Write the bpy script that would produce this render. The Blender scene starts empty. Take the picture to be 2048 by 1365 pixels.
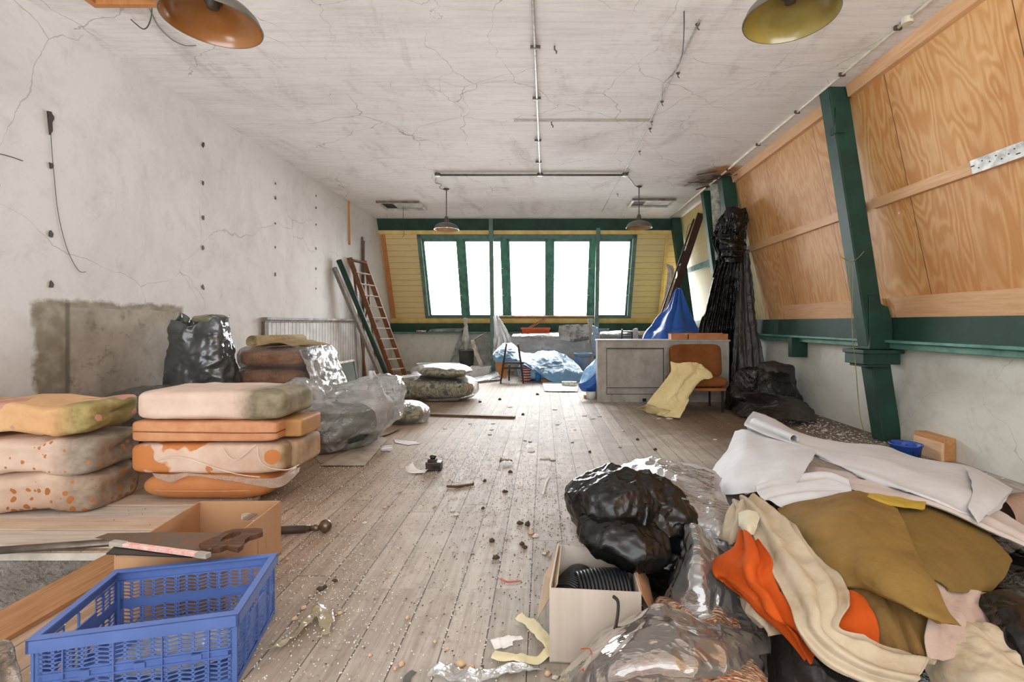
import bpy, bmesh, math, random
from mathutils import Vector, Matrix, noise
S = bpy.context.scene
COL = S.collection
PI = math.pi
rnd = random.Random(7)

# ------------------------------------------------------------------ camera
F, CX, CY, H = 960.0, 1088.0, 647.0, 1.25     # focal length in px, vanishing point, eye height
cd = bpy.data.cameras.new('camera'); cam = bpy.data.objects.new('camera', cd); COL.objects.link(cam)
cd.sensor_width = 36; cd.lens = 36 * F / 2048
cd.shift_x = -(CX - 1024) / 2048; cd.shift_y = -(682.5 - CY) / 2048
cd.clip_start = .02; cd.clip_end = 200
cam.location = (0, 0, H); cam.rotation_euler = (PI / 2, 0, 0)
S.camera = cam

# ------------------------------------------------------------------ light
S.view_settings.view_transform = 'Standard'; S.view_settings.look = 'None'
S.view_settings.gamma = 1; S.view_settings.use_curve_mapping = False
S.view_settings.exposure = -0.05
S.cycles.use_denoising = True
S.cycles.max_bounces = 8; S.cycles.diffuse_bounces = 5; S.cycles.glossy_bounces = 3
S.cycles.transmission_bounces = 6; S.cycles.transparent_max_bounces = 24
S.cycles.caustics_reflective = False; S.cycles.caustics_refractive = False
S.cycles.sample_clamp_indirect = 8
W = bpy.data.worlds.new('overcast_sky'); S.world = W; W.use_nodes = True
_t = W.node_tree; _bg = _t.nodes['Background']
# hazy overcast sky, brighter on the side of the far window
_g = _t.nodes.new('ShaderNodeTexCoord'); _s = _t.nodes.new('ShaderNodeSeparateXYZ'); _t.links.new(_g.outputs['Generated'], _s.inputs[0])
_m = _t.nodes.new('ShaderNodeMapRange'); _t.links.new(_s.outputs[1], _m.inputs[0])
for _i, _v in ((1, -.4), (2, .6), (3, 4.2), (4, 36.0)): _m.inputs[_i].default_value = _v
# added boost below the horizon, nothing modelled there, to brighten the ceiling
_d = _t.nodes.new('ShaderNodeMapRange'); _t.links.new(_s.outputs[2], _d.inputs[0])
for _i, _v in ((1, .05), (2, -.25), (3, 1.0), (4, 2.2)): _d.inputs[_i].default_value = _v
_x = _t.nodes.new('ShaderNodeMath'); _x.operation = 'MULTIPLY'; _t.links.new(_m.outputs[0], _x.inputs[0]); _t.links.new(_d.outputs[0], _x.inputs[1])
_bg.inputs[0].default_value = (.96, .98, 1, 1); _t.links.new(_x.outputs[0], _bg.inputs[1])

def portal(name, loc, rot, sx, sy):
    l = bpy.data.lights.new(name, 'AREA'); l.shape = 'RECTANGLE'; l.size = sx; l.size_y = sy
    l.cycles.is_portal = True
    o = bpy.data.objects.new(name, l); o.location = loc; o.rotation_euler = rot; COL.objects.link(o)
    return o
# daylight: the far window, plus an unseen window added behind the camera as fill
portal('daylight_far_window', (-.4, 12.1, 2.35), (-PI / 2, 0, 0), 5.3, 2.2)
portal('daylight_added_rear_window', (0, -2.45, 2.1), (PI / 2, 0, 0), 6.6, 2.7)

# ------------------------------------------------------------------ pixel -> place
def fz(px, py, z=0.0):
    t = (H - z) / (py - CY); return Vector(((px - CX) * t, F * t, z))
def fy(px, py, Y):
    return Vector(((px - CX) * Y / F, Y, H - (py - CY) * Y / F))

# ------------------------------------------------------------------ materials
class NT:
    def __init__(s, name):
        s.m = bpy.data.materials.new(name); s.m.use_nodes = True; s.t = s.m.node_tree
        s.b = s.t.nodes['Principled BSDF']; s.out = s.t.nodes['Material Output']
    def n(s, typ, ins=None, **kw):
        nd = s.t.nodes.new(typ)
        for k, v in kw.items(): setattr(nd, k, v)
        for k, v in (ins or {}).items():
            if hasattr(v, 'links'): s.t.links.new(v, nd.inputs[k])
            else: nd.inputs[k].default_value = v
        return nd
    def l(s, a, b): s.t.links.new(a, b)
    def math(s, op, a, b=0.0, c=0.0):
        return s.n('ShaderNodeMath', {0: a, 1: b, 2: c}, operation=op).outputs[0]
    def pos(s): return s.n('ShaderNodeNewGeometry').outputs['Position']
    def obj(s): return s.n('ShaderNodeTexCoord').outputs['Object']
    def map(s, v, sc=(1, 1, 1), loc=(0, 0, 0), rot=(0, 0, 0)):
        return s.n('ShaderNodeMapping', {'Vector': v, 'Scale': sc, 'Location': loc, 'Rotation': rot}).outputs[0]
    def noise(s, v, sc, det=4, rough=.55, dist=0.0):
        return s.n('ShaderNodeTexNoise', {'Vector': v, 'Scale': sc, 'Detail': det, 'Roughness': rough, 'Distortion': dist}).outputs[0]
    def ramp(s, f, stops):
        r = s.n('ShaderNodeValToRGB', {0: f}); e = r.color_ramp.elements
        while len(e) < len(stops): e.new(.5)
        for x, (p, c) in zip(e, stops):
            x.position = p; x.color = tuple(c) + (1,) if len(c) == 3 else c
        return r.outputs[0]
    def mask(s, f, a, b):
        return s.n('ShaderNodeMapRange', {0: f, 1: a, 2: b, 3: 0.0, 4: 1.0}).outputs[0]
    def mix(s, f, a, b, mode='MIX'):
        nd = s.n('ShaderNodeMix', data_type='RGBA', blend_type=mode)
        for i, v in ((0, f), (6, a), (7, b)):
            if hasattr(v, 'links'): s.l(v, nd.inputs[i])
            elif i and len(v) == 3: nd.inputs[i].default_value = tuple(v) + (1,)
            else: nd.inputs[i].default_value = v
        return nd.outputs[2]
    def bump(s, h, strength=.3, dist=.01, prev=None):
        nd = s.n('ShaderNodeBump', {'Height': h, 'Strength': strength, 'Distance': dist})
        if prev is not None: s.l(prev, nd.inputs['Normal'])
        return nd.outputs[0]
    def done(s, col=None, rough=None, bump=None, metal=None, spec=None):
        for k, v in (('Base Color', col), ('Roughness', rough), ('Normal', bump), ('Metallic', metal), ('Specular IOR Level', spec)):
            if v is None: continue
            if hasattr(v, 'links'): s.l(v, s.b.inputs[k])
            else: s.b.inputs[k].default_value = tuple(v) + (1,) if k == 'Base Color' and len(v) == 3 else v
        return s.m

def hexc(h, g=1.0):
    h = h.lstrip('#'); o = []
    for i in (0, 2, 4):
        c = int(h[i:i + 2], 16) / 255; o.append((c / 12.92 if c <= .04045 else ((c + .055) / 1.055) ** 2.4) * g)
    return tuple(o)

def M(name, c, c2=None, rough=.6, metal=0, sc=6, bs=40, bump=.15, dist=.004, stretch=(1, 1, 1), spec=.4, lo=.35, hi=.65, det=4):
    """two-tone surface with fine relief; colours are hex"""
    t = NT(name); v = t.map(t.obj(), stretch)
    c = hexc(c) if isinstance(c, str) else c
    c2 = hexc(c2) if isinstance(c2, str) else (c2 or tuple(x * .75 for x in c))
    n = t.noise(v, sc, det, .6)
    col = t.mix(t.mask(n, lo, hi), c, c2)
    b = t.bump(t.noise(v, bs, 4), bump, dist)
    return t.done(col, rough, b, metal, spec)

def wood(name, c, c2, rough=.6, axis=0, sc=3.0, spec=.3):
    t = NT(name); st = [14, 14, 14]; st[axis] = 1
    v = t.map(t.obj(), st); n = t.noise(v, sc, 6, .65, .6); n2 = t.noise(t.obj(), 3, 3)
    col = t.mix(t.mask(n, .35, .7), hexc(c), hexc(c2)); col = t.mix(t.math('MULTIPLY', t.mask(n2, .5, .75), .35), col, hexc(c2))
    return t.done(col, rough, t.bump(n, .25, .004), None, spec)

def film(name, tint='#ffffff', clear=.72, haze='#f4f4f4', rough=.12, wr=26, bump=.9, dist=.02, gl=.8, rim=.4, patch=.22):
    """thin plastic film: mostly see-through, a milky share that scatters, and sharp wrinkle glints"""
    t = NT(name); t.t.nodes.remove(t.b)
    v = t.map(t.obj(), (1, 1, 1)); w = t.noise(v, wr * .35, 3, .6, 1.5); w2 = t.noise(t.map(t.obj(), (.35, 1, 1)), wr, 4, .65, 2.0)
    rid = t.math('ABSOLUTE', t.math('SUBTRACT', w2, .5)); h = t.math('ADD', w, t.math('MULTIPLY', rid, .8))
    nm = t.bump(h, bump, dist)
    tr = t.n('ShaderNodeBsdfTransparent', {0: tuple(hexc(tint)) + (1,)})
    di = t.n('ShaderNodeBsdfDiffuse', {0: tuple(hexc(haze)) + (1,), 'Normal': nm})
    tl = t.n('ShaderNodeBsdfTranslucent', {0: tuple(hexc(haze)) + (1,)})
    mk = t.n('ShaderNodeMixShader', {0: .4, 1: di.outputs[0], 2: tl.outputs[0]})
    lw = t.n('ShaderNodeLayerWeight', {0: .35, 'Normal': nm})
    milk = t.math('ADD', 1 - clear, t.math('MULTIPLY', lw.outputs[1], rim))
    milk = t.n('ShaderNodeClamp', {0: t.math('ADD', milk, t.math('MULTIPLY', t.mask(w, .5,   .8), patch))}).outputs[0]
    a = t.n('ShaderNodeMixShader', {0: milk, 1: tr.outputs[0], 2: mk.outputs[0]})
    g = t.n('ShaderNodeBsdfGlossy', {0: (1, 1, 1, 1), 'Roughness': rough, 'Normal': nm})
    fr = t.n('ShaderNodeFresnel', {0: 1.5, 'Normal': nm})
    f2 = t.n('ShaderNodeClamp', {0: t.math('MULTIPLY', fr.outputs[0], gl * 2.2)}).outputs[0]
    o = t.n('ShaderNodeMixShader', {0: f2, 1: a.outputs[0], 2: g.outputs[0]})
    t.l(o.outputs[0], t.out.inputs[0]); return t.m

# ------------------------------------------------------------------ mesh helpers
class MB:
    def __init__(s): s.v = []; s.f = []
    def add(s, vs, fs):
        o = len(s.v); s.v += [Vector(v) for v in vs]; s.f += [tuple(i + o for i in f) for f in fs]; return s
    def box(s, lo, hi):
        (a, b, c), (d, e, f) = lo, hi
        return s.add([(a, b, c), (d, b, c), (d, e, c), (a, e, c), (a, b, f), (d, b, f), (d, e, f), (a, e, f)],
                     [(0, 3, 2, 1), (4, 5, 6, 7), (0, 1, 5, 4), (1, 2, 6, 5), (2, 3, 7, 6), (3, 0, 4, 7)])
    def bar(s, p0, p1, w, h, up=(0, 0, 1)):
        p0, p1 = Vector(p0), Vector(p1); d = (p1 - p0).normalized(); up = Vector(up)
        x = d.cross(up)
        if x.length < 1e-4: x = d.cross(Vector((1, 0, 0)))
        x.normalize(); y = x.cross(d).normalized(); x = x * w / 2; y = y * h / 2
        vs = [p0 - x - y, p0 + x - y, p0 + x + y, p0 - x + y, p1 - x - y, p1 + x - y, p1 + x + y, p1 - x + y]
        return s.add(vs, [(0, 1, 2, 3), (7, 6, 5, 4), (0, 4, 5, 1), (1, 5, 6, 2), (2, 6, 7, 3), (3, 7, 4, 0)])
    def tube(s, pts, r, n=8, cap=True):
        pts = [Vector(p) for p in pts]; rr = r if isinstance(r, (list, tuple)) else [r] * len(pts); rings = []
        d0 = (pts[1] - pts[0]).normalized(); a = d0.orthogonal().normalized()
        for i, p in enumerate(pts):
            d = (pts[min(i + 1, len(pts) - 1)] - pts[max(i - 1, 0)])
            if d.length < 1e-9: d = d0
            d.normalize(); a = (a - d * a.dot(d)); a = a.normalized() if a.length > 1e-6 else d.orthogonal().normalized(); b = d.cross(a)
            rings.append([p + (a * math.cos(2 * PI * k / n) + b * math.sin(2 * PI * k / n)) * rr[i] for k in range(n)])
        o = len(s.v); s.v += [v for q in rings for v in q]
        for i in range(len(pts) - 1):
            for k in range(n):
                s.f.append((o + i * n + k, o + i * n + (k + 1) % n, o + (i + 1) * n + (k + 1) % n, o + (i + 1) * n + k))
        if cap:
            s.f.append(tuple(o + k for k in reversed(range(n)))); s.f.append(tuple(o + (len(pts) - 1) * n + k for k in range(n)))
        return s
    def lathe(s, prof, c=(0, 0, 0), n=32, mat=None):
        c = Vector(c); o = len(s.v)
        for r, z in prof:
            for k in range(n):
                v = Vector((r * math.cos(2 * PI * k / n), r * math.sin(2 * PI * k / n), z)); s.v.append(c + (mat @ v if mat else v))
        for i in range(len(prof) - 1):
            for k in range(n):
                s.f.append((o + i * n + k, o + i * n + (k + 1) % n, o + (i + 1) * n + (k + 1) % n, o + (i + 1) * n + k))
        return s
    def prism(s, out, d):
        """outline (3D points, planar) pushed along vector d"""
        out = [Vector(p) for p in out]; d = Vector(d); n = len(out); o = len(s.v)
        s.v += out + [p + d for p in out]
        s.f.append(tuple(o + i for i in reversed(range(n)))); s.f.append(tuple(o + n + i for i in range(n)))
        for i in range(n): s.f.append((o + i, o + (i + 1) % n, o + n + (i + 1) % n, o + n + i))
        return s
    def grid(s, P):
        o = len(s.v); nu = len(P); nv = len(P[0]); s.v += [Vector(p) for r in P for p in r]
        for i in range(nu - 1):
            for j in range(nv - 1): s.f.append((o + i * nv + j, o + i * nv + j + 1, o + (i + 1) * nv + j + 1, o + (i + 1) * nv + j))
        return s
    def build(s, name, mat, parent=None, smooth=False, bevel=0, solid=0, sub=0, fix=True):
        me = bpy.data.meshes.new(name)
        org = Vector((0, 0, 0))
        if parent is None and s.v:
            lo = [min(v[i] for v in s.v) for i in range(3)]; hi = [max(v[i] for v in s.v) for i in range(3)]
            org = Vector(((lo[0] + hi[0]) / 2, (lo[1] + hi[1]) / 2, lo[2]))
        elif parent is not None: org = parent.get('_w') and Vector(parent['_w']) or Vector((0, 0, 0))
        me.from_pydata([v - org for v in s.v], [], s.f)
        if fix:
            bm = bmesh.new(); bm.from_mesh(me); bmesh.ops.recalc_face_normals(bm, faces=bm.faces); bm.to_mesh(me); bm.free()
        if smooth: me.polygons.foreach_set('use_smooth', [True] * len(me.polygons))
        me.materials.append(mat); me.update()
        o = bpy.data.objects.new(name, me); COL.objects.link(o)
        if parent is None: o.location = org
        else: o.parent = parent
        if parent is None or parent.get('_w') is None or True: o['_w'] = tuple(org)
        if solid:
            m = o.modifiers.new('thickness', 'SOLIDIFY'); m.thickness = solid; m.offset = 0
        if bevel:
            m = o.modifiers.new('edge', 'BEVEL'); m.width = bevel; m.segments = 2; m.limit_method = 'ANGLE'
        if sub:
            m = o.modifiers.new('sub', 'SUBSURF'); m.levels = m.render_levels = sub
        return o

def tag(o, label, cat, group=None):
    o['label'] = label; o['category'] = cat
    if group: o['group'] = group
    return o
def thing(name, label, cat, loc, group=None):
    """an Empty at the thing's base; parts are given in world coordinates and stored relative to it"""
    o = bpy.data.objects.new(name, None); COL.objects.link(o); o.location = loc; o['_w'] = tuple(loc); o.empty_display_size = .1
    return tag(o, label, cat, group)
def struct(o): o['kind'] = 'structure'; return o
def dup(root, loc, rot=None, label=None, scale=None):
    r = root.copy(); COL.objects.link(r); r.location = loc
    if rot is not None: r.rotation_euler = rot if isinstance(rot, (tuple, list)) else (0, 0, rot)
    if scale: r.scale = (scale,) * 3 if isinstance(scale, (int, float)) else scale
    if label: r['label'] = label
    for ch in root.children:
        c = ch.copy(); COL.objects.link(c); c.parent = r
        for g in ch.children:
            d = g.copy(); COL.objects.link(d); d.parent = c
    return r

def box(name, lo, hi, mat, parent=None, bevel=0): return MB().box(lo, hi).build(name, mat, parent, bevel=bevel)

# ---- free-form shapes
def cr(p0, p1, p2, p3, t):
    return .5 * ((2 * p1) + (-p0 + p2) * t + (2 * p0 - 5 * p1 + 4 * p2 - p3) * t * t + (-p0 + 3 * p1 - 3 * p2 + p3) * t ** 3)
def spl(pts, n, closed=False):
    pts = [Vector(p) for p in pts]; m = len(pts); out = []
    seg = m if closed else m - 1
    for i in range(n + 1):
        u = i / n * seg; k = min(int(u), seg - 1); t = u - k
        g = (lambda j: pts[j % m]) if closed else (lambda j: pts[max(0, min(m - 1, j))])
        out.append(cr(g(k - 1), g(k), g(k + 1), g(k + 2), t))
    return out[:-1] if closed else out
def sheet_grid(rows, nu, nv):
    R = [spl(r, nv) for r in rows]
    cols = [spl([R[i][j] for i in range(len(R))], nu) for j in range(nv + 1)]
    return [[cols[j][i] for j in range(nv + 1)] for i in range(nu + 1)]
def crease(p, sc):
    """faceted crumple in 0..1"""
    q = p * sc; q = q + noise.noise_vector(q * .6) * .5
    d = noise.voronoi(q)[0]; return d[1] - d[0]
def crumple(p, amp, sc, seed, mode='crumple'):
    q = p + Vector((seed * 3.17, seed * 1.31, seed * 2.73))
    if mode == 'soft': return amp * (noise.noise(q * sc) + .4 * noise.noise(q * sc * 2.3))
    if mode == 'ridge': return amp * (1 - 2 * abs(noise.noise(q * sc)) - .6 * abs(noise.noise(q * sc * 2.2)) + .15 * noise.noise(q * sc * 5))
    return amp * (.9 - .9 * crease(q, sc) - .4 * crease(q, sc * 2.3) + .5 * noise.noise(q * sc * .7))
def displace(P, amp, sc, seed, mode, folds=None, edge=.0):
    nu, nv = len(P), len(P[0]); Q = []
    for i in range(nu):
        row = []
        for j in range(nv):
            a = P[min(i + 1, nu - 1)][j] - P[max(i - 1, 0)][j]; b = P[i][min(j + 1, nv - 1)] - P[i][max(j - 1, 0)]
            n = a.cross(b); n = n.normalized() if n.length > 1e-9 else Vector((0, 0, 1))
            if n.z < 0: n = -n
            d = crumple(P[i][j], amp, sc, seed, mode)
            if folds:
                ax, fr, fa = folds[:3]; u, v = i / (nu - 1), j / (nv - 1); w = u if ax == 'u' else v; x = v if ax == 'u' else u
                d += fa * math.sin(fr * 2 * PI * w + 2.2 * noise.noise(Vector((x * 2.2, seed, w * 3)))) * (.55 + .6 * noise.noise(Vector((w * 5, seed + 4, x * 1.7))))
            row.append(P[i][j] + n * d)
        Q.append(row)
    if edge:
        for i in range(nu):
            for j in range(nv):
                if i in (0, nu - 1) or j in (0, nv - 1):
                    Q[i][j] = Q[i][j] + noise.noise_vector(Q[i][j] * 9 + Vector((seed, 0, 0))) * edge
    return Q
def sheet(name, rows, mat, parent=None, n=(70, 70), amp=.01, sc=6, seed=0, mode='crumple', folds=None, edge=.006, thick=.002, zmin=None, zoff=0):
    P = displace(sheet_grid(rows, *n), amp, sc, seed, mode, folds, edge)
    if zmin is not None:
        P = [[Vector((p.x, p.y, max(p.z, zmin + .3 * max(0, .004 + .002 * noise.noise(p * 30))))) for p in r] for r in P]
    return MB().grid(P).build(name, mat, parent, smooth=True, solid=thick, fix=False)
def blob(name, c, size, mat, parent=None, rot=0, p=2.6, n=(64, 44), layers=((.03, 4, 'soft'),), seed=0, pz=None, flat=None, taper=0, pinch=None, warp=None, tilt=None):
    """a superellipsoid with relief: cushions, filled bags. c = centre, size = half extents"""
    pz = pz or p; V = []; f = []; nu, nv = n; c = Vector(c)
    R = Matrix.Rotation(rot, 3, 'Z')
    if tilt: R = R @ Matrix.Rotation(tilt[0], 3, 'X') @ Matrix.Rotation(tilt[1], 3, 'Y')
    def sp(x, e): return math.copysign(abs(x) ** e, x)
    for j in range(nv + 1):
        ph = -PI / 2 + PI * j / nv; cz, sz = sp(math.cos(ph), 2 / pz), sp(math.sin(ph), 2 / pz)
        for i in range(nu):
            th = 2 * PI * i / nu; x, y, z = cz * sp(math.cos(th), 2 / p), cz * sp(math.sin(th), 2 / p), sz
            k = 1 - taper * z
            q = Vector((x * size[0] * k, y * size[1] * k, z * size[2])); nrm = Vector((x / size[0], y / size[1], z / size[2])).normalized()
            if warp: q = warp(q, x, y, z)
            d = 0
            for ly in layers:
                qq = q if len(ly) < 4 else Vector((q.x * ly[3][0], q.y * ly[3][1], q.z * ly[3][2]))
                d += crumple(qq + c, ly[0], ly[1], seed, ly[2])
            q = q + nrm * d
            if pinch:
                for (qx, qy, qz, rad, dep) in pinch:
                    dx, dy, dz = q.x - qx * size[0], q.y - qy * size[1], q.z - qz * size[2]; r2 = dx * dx + dy * dy + dz * dz
                    w = math.exp(-r2 / rad ** 2); an = math.atan2(dz, dx if abs(qy) > .5 else dy)
                    q = q - nrm * (dep * w + dep * .28 * math.sin(an * 9 + 3 * noise.noise(Vector((an, seed, 0)))) * math.exp(-r2 / (rad * 1.5) ** 2) * min(1, r2 ** .5 / (rad * .4)))
            q = R @ q + c
            if flat is not None and q.z < flat: q.z = flat
            V.append(q)
    for j in range(nv):
        for i in range(nu): f.append((j * nu + i, j * nu + (i + 1) % nu, (j + 1) * nu + (i + 1) % nu, (j + 1) * nu + i))
    m = MB(); m.v = V; m.f = f
    return m.build(name, mat, parent, smooth=True)
# ------------------------------------------------------------------ room surfaces
CZ = 3.73                                   # ceiling height
XL, XR0, YB, YN = -3.96, 3.73, 12.5, -2.5   # left wall, right lower wall, far wall, wall behind the camera
def bwy(z): return 11.4 + (CZ - z) * .4375  # the far wall leans out as a mansard
def rsx(z): return 3.735 - .216 * (z - H)   # so does the right one

def plaster(name, base, dirt, streak=(1, 1, 1), cracks=None, stain=None, extra=None, dirt_amt=.5):
    t = NT(name); p = t.pos()
    v = t.map(p, streak)
    n1 = t.noise(v, 1.1, 8, .72, .4); n2 = t.noise(v, 5.5, 6, .7, .3); n3 = t.noise(p, 26, 5, .7)
    c = t.mix(t.math('MULTIPLY', t.mask(n1, .46, .72), dirt_amt), hexc(base), hexc(dirt))
    c = t.mix(t.math('MULTIPLY', t.mask(n2, .54, .74), .42), c, hexc(dirt))
    c = t.mix(t.math('MULTIPLY', t.mask(n3, .63, .74), .3), c, hexc('#8d867c'))
    h = t.math('ADD', n2, t.math('MULTIPLY', n3, .5))
    if cracks:
        w = t.n('ShaderNodeVectorMath', {0: p, 1: t.n('ShaderNodeVectorMath', {0: t.n('ShaderNodeTexNoise', {'Vector': p, 'Scale': 1.3, 'Detail': 5}).outputs[1], 'Scale': .55}, operation='SCALE').outputs[0]}, operation='ADD').outputs[0]
        for sc_, wd, k in cracks:
            vd = t.n('ShaderNodeTexVoronoi', {'Vector': w, 'Scale': sc_}, feature='DISTANCE_TO_EDGE').outputs[0]
            lim = t.math('MULTIPLY', t.mask(t.noise(p, .9, 3), .38, .6), wd)
            ck = t.math('MULTIPLY', t.math('LESS_THAN', vd, lim), k)
            c = t.mix(ck, c, hexc('#6f665a')); h = t.math('SUBTRACT', h, ck)
    if extra: c = extra(t, p, c)
    return t.done(c, .9, t.bump(h, .35, .006), None, .15)

def blotch(t, p, cx, cy, cz, r, soft, nz=.5, nsc=4.0):
    """0..1 mask round a place, ragged"""
    s = t.n('ShaderNodeVectorMath', {0: p, 1: (cx, cy, cz)}, operation='DISTANCE').outputs[1]
    s = t.math('ADD', s, t.math('MULTIPLY', t.math('SUBTRACT', t.noise(p, nsc, 5, .65), .5), nz))
    return t.n('ShaderNodeMapRange', {0: s, 1: r, 2: r - soft, 3: 0.0, 4: 1.0}).outputs[0]

def left_extra(t, p, c):
    sp = t.n('ShaderNodeSeparateXYZ', {0: p})
    nz = t.math('SUBTRACT', t.noise(p, 5.5, 6, .7), .5); nz2 = t.math('SUBTRACT', t.noise(p, 1.6, 5, .65), .5)
    y = t.math('ADD', sp.outputs[1], t.math('ADD', t.math('MULTIPLY', nz, .1), t.math('MULTIPLY', nz2, .25)))
    z = t.math('ADD', sp.outputs[2], t.math('MULTIPLY', nz, .03))
    # torn ragged rim, then the flat cement infill
    a = t.math('MULTIPLY', t.math('MULTIPLY', t.mask(y, 3.70, 3.74), t.mask(y, 5.3, 5.26)), t.mask(t.math('ADD', z, t.math('MULTIPLY', nz, .12)), 1.46, 1.42))
    c = t.mix(a, c, t.mix(t.mask(t.noise(p, 9, 5), .4, .65), hexc('#8a8172'), hexc('#a79f92')))
    b = t.math('MULTIPLY', t.math('MULTIPLY', t.mask(sp.outputs[1], 3.98, 4.0), t.mask(sp.outputs[1], 5.22, 5.2)), t.mask(z, 1.385, 1.375))
    n = t.noise(p, 2.3, 6, .7)
    cem = t.mix(t.mask(n, .38, .66), hexc('#b5aca1'), hexc('#958c80')); cem = t.mix(t.mask(t.noise(p, 7, 6, .7), .55, .72), cem, hexc('#7b7265'))
    c = t.mix(b, c, cem)
    edge = t.math('MULTIPLY', a, t.math('MULTIPLY', t.mask(sp.outputs[1], 3.96, 3.98), t.mask(sp.outputs[1], 4.02, 4.0)))
    return t.mix(t.math('MULTIPLY', edge, .7), c, hexc('#5f574b'))
def ceil_extra(t, p, c):
    # paint brushed across the room, water stains that follow the boards, one rotten corner
    s = t.noise(t.map(p, (.35, 7, 1)), 3.2, 5, .7); c = t.mix(t.math('MULTIPLY', t.mask(s, .46, .68), .25), c, hexc('#b5aca2'))
    s2 = t.noise(t.map(p, (1.6, .55, 1)), 1.1, 7, .75, .5); c = t.mix(t.math('MULTIPLY', t.mask(s2, .55, .72), .45), c, hexc('#b0a499'))
    s3 = t.noise(t.map(p, (1.2, 12, 1)), 4, 5, .8, .2); c = t.mix(t.math('MULTIPLY', t.math('MULTIPLY', t.mask(s3, .5, .7), t.mask(s2, .5, .6)), .6), c, hexc('#a0958b'))
    c = t.mix(t.math('MULTIPLY', blotch(t, p, 3.0, 8.2, CZ, .75, .45, .9, 3), .8), c, hexc('#7a6047'))
    c = t.mix(blotch(t, p, 2.95, 7.75, CZ, .28, .15, .6, 5), c, hexc('#b9814f'))
    c = t.mix(t.math('MULTIPLY', blotch(t, p, .4, 6.6, CZ, .55, .5, .8, 4), .3), c, hexc('#9a938c'))
    return t.mix(t.math('MULTIPLY', blotch(t, p, -3.3, .8, CZ, 2.2, 1.6, .9, 1.5), .35), c, hexc('#9b8b78'))
m_left = plaster('painted_plaster', '#dcdad8', '#b5afa7', (1, 1, .8), [(.5, .0022, .35)], extra=left_extra, dirt_amt=.55)
m_ceil = plaster('ceiling_plaster', '#efecea', '#cfc7bf', (.7, 1.5, 1), [(.8, .0034, .45), (.45, .0026, .4)], extra=ceil_extra, dirt_amt=.4)
m_low = plaster('lower_wall_plaster', '#dfdfd6', '#a9a697', (1, 1, 1), [(1.1, .003, .28)], dirt_amt=.5)
m_stucco = M('rough_stucco', '#a89f95', '#7d756c', rough=.5, bs=24, bump=1, dist=.12, sc=3)

def floor_mat(name, axis=0, width=.165, tint=1.0, warm=0.0):
    t = NT(name); p = t.pos(); sp = t.n('ShaderNodeSeparateXYZ', {0: p})
    x, y = (sp.outputs[0], sp.outputs[1]) if axis == 0 else (sp.outputs[1], sp.outputs[0])
    u = t.math('DIVIDE', t.math('ADD', x, 20.03), width); idx = t.math('FLOOR', u); fr = t.math('FRACT', u)
    wn = t.n('ShaderNodeTexWhiteNoise', {'W': idx}, noise_dimensions='1D'); r = wn.outputs[0]
    yy = t.math('DIVIDE', t.math('ADD', t.math('ADD', y, 30 - 2.24), t.math('MULTIPLY', t.math('GREATER_THAN', y, 2.26), t.math('MULTIPLY', r, 3.4))), 3.4)
    seg = t.math('FLOOR', yy); fy_ = t.math('FRACT', yy)
    wn2 = t.n('ShaderNodeTexWhiteNoise', {'Vector': t.n('ShaderNodeCombineXYZ', {0: idx, 1: seg}).outputs[0]}, noise_dimensions='2D').outputs[0]
    cv = t.n('ShaderNodeCombineXYZ', {0: t.math('MULTIPLY', x, 26), 1: t.math('ADD', t.math('MULTIPLY', y, 1.1), t.math('MULTIPLY', wn2, 50)), 2: wn2}).outputs[0]
    g = t.noise(cv, 1.0, 7, .7, .8); g2 = t.noise(p, 1.3, 7, .75); g3 = t.noise(p, 11, 6, .75)
    c = t.mix(t.mask(wn2, 0, 1), hexc('#c2b8ad', tint), hexc('#a1978c', tint))
    c = t.mix(t.math('MULTIPLY', t.mask(g, .42, .66), .62), c, hexc('#786c60', tint))
    c = t.mix(t.math('MULTIPLY', t.mask(g2, .47, .7), .5), c, hexc('#826e5a'))
    c = t.mix(t.math('MULTIPLY', t.mask(g2, .5, .3), .3), c, hexc('#cfc6ba'))
    c = t.mix(t.math('MULTIPLY', t.mask(g3, .56, .72), .5), c, hexc('#75685a'))
    if warm:
        wv = t.mask(t.math('ADD', sp.outputs[0], t.math('MULTIPLY', g2, .8)), -.3, -1.6)
        c = t.mix(t.math('MULTIPLY', wv, warm), c, t.mix(t.mask(g, .4, .65), hexc('#bf9b7c'), hexc('#9f7c5f')))
        dk = t.math('MULTIPLY', blotch(t, p, 2.9, 6.0, 0, 2.0, 1.0, 1.2, 2.5), .75)     # darker brown boards by the right wall
        c = t.mix(dk, c, hexc('#5f4531'))
        dk = t.math('MULTIPLY', blotch(t, p, -2.0, 4.1, 0, 1.1, .6, .9, 3), .5); c = t.mix(dk, c, hexc('#7a6753'))
        dk = t.math('MULTIPLY', blotch(t, p, -1.6, 6.9, 0, 1.0, .5, .9, 3), .5); c = t.mix(dk, c, hexc('#7b6a58'))
    g4 = t.noise(p, 38, 3, .7); c = t.mix(t.math('MULTIPLY', t.math('MULTIPLY', t.mask(g4, .58, .66), t.mask(g2, .42, .6)), .55), c, hexc('#54473a'))
    c = t.mix(t.math('MULTIPLY', t.mask(t.noise(p, .55, 4, .6), .45, .62), .3), c, hexc('#8b7a66'))
    sm = t.math('MAXIMUM', t.math('LESS_THAN', fr, .03), t.math('LESS_THAN', fy_, .0016))
    c = t.mix(t.math('MULTIPLY', sm, .85), c, hexc('#3a3029'))
    h = t.math('SUBTRACT', t.math('MULTIPLY', t.math('ADD', g, g3), .4), sm)
    return t.done(c, t.math('ADD', .36, t.math('MULTIPLY', g3, .5)), t.bump(h, .5, .006), None, .36)
m_floor = floor_mat('worn_floorboards', 0, .165, 1.0, .75)
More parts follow.
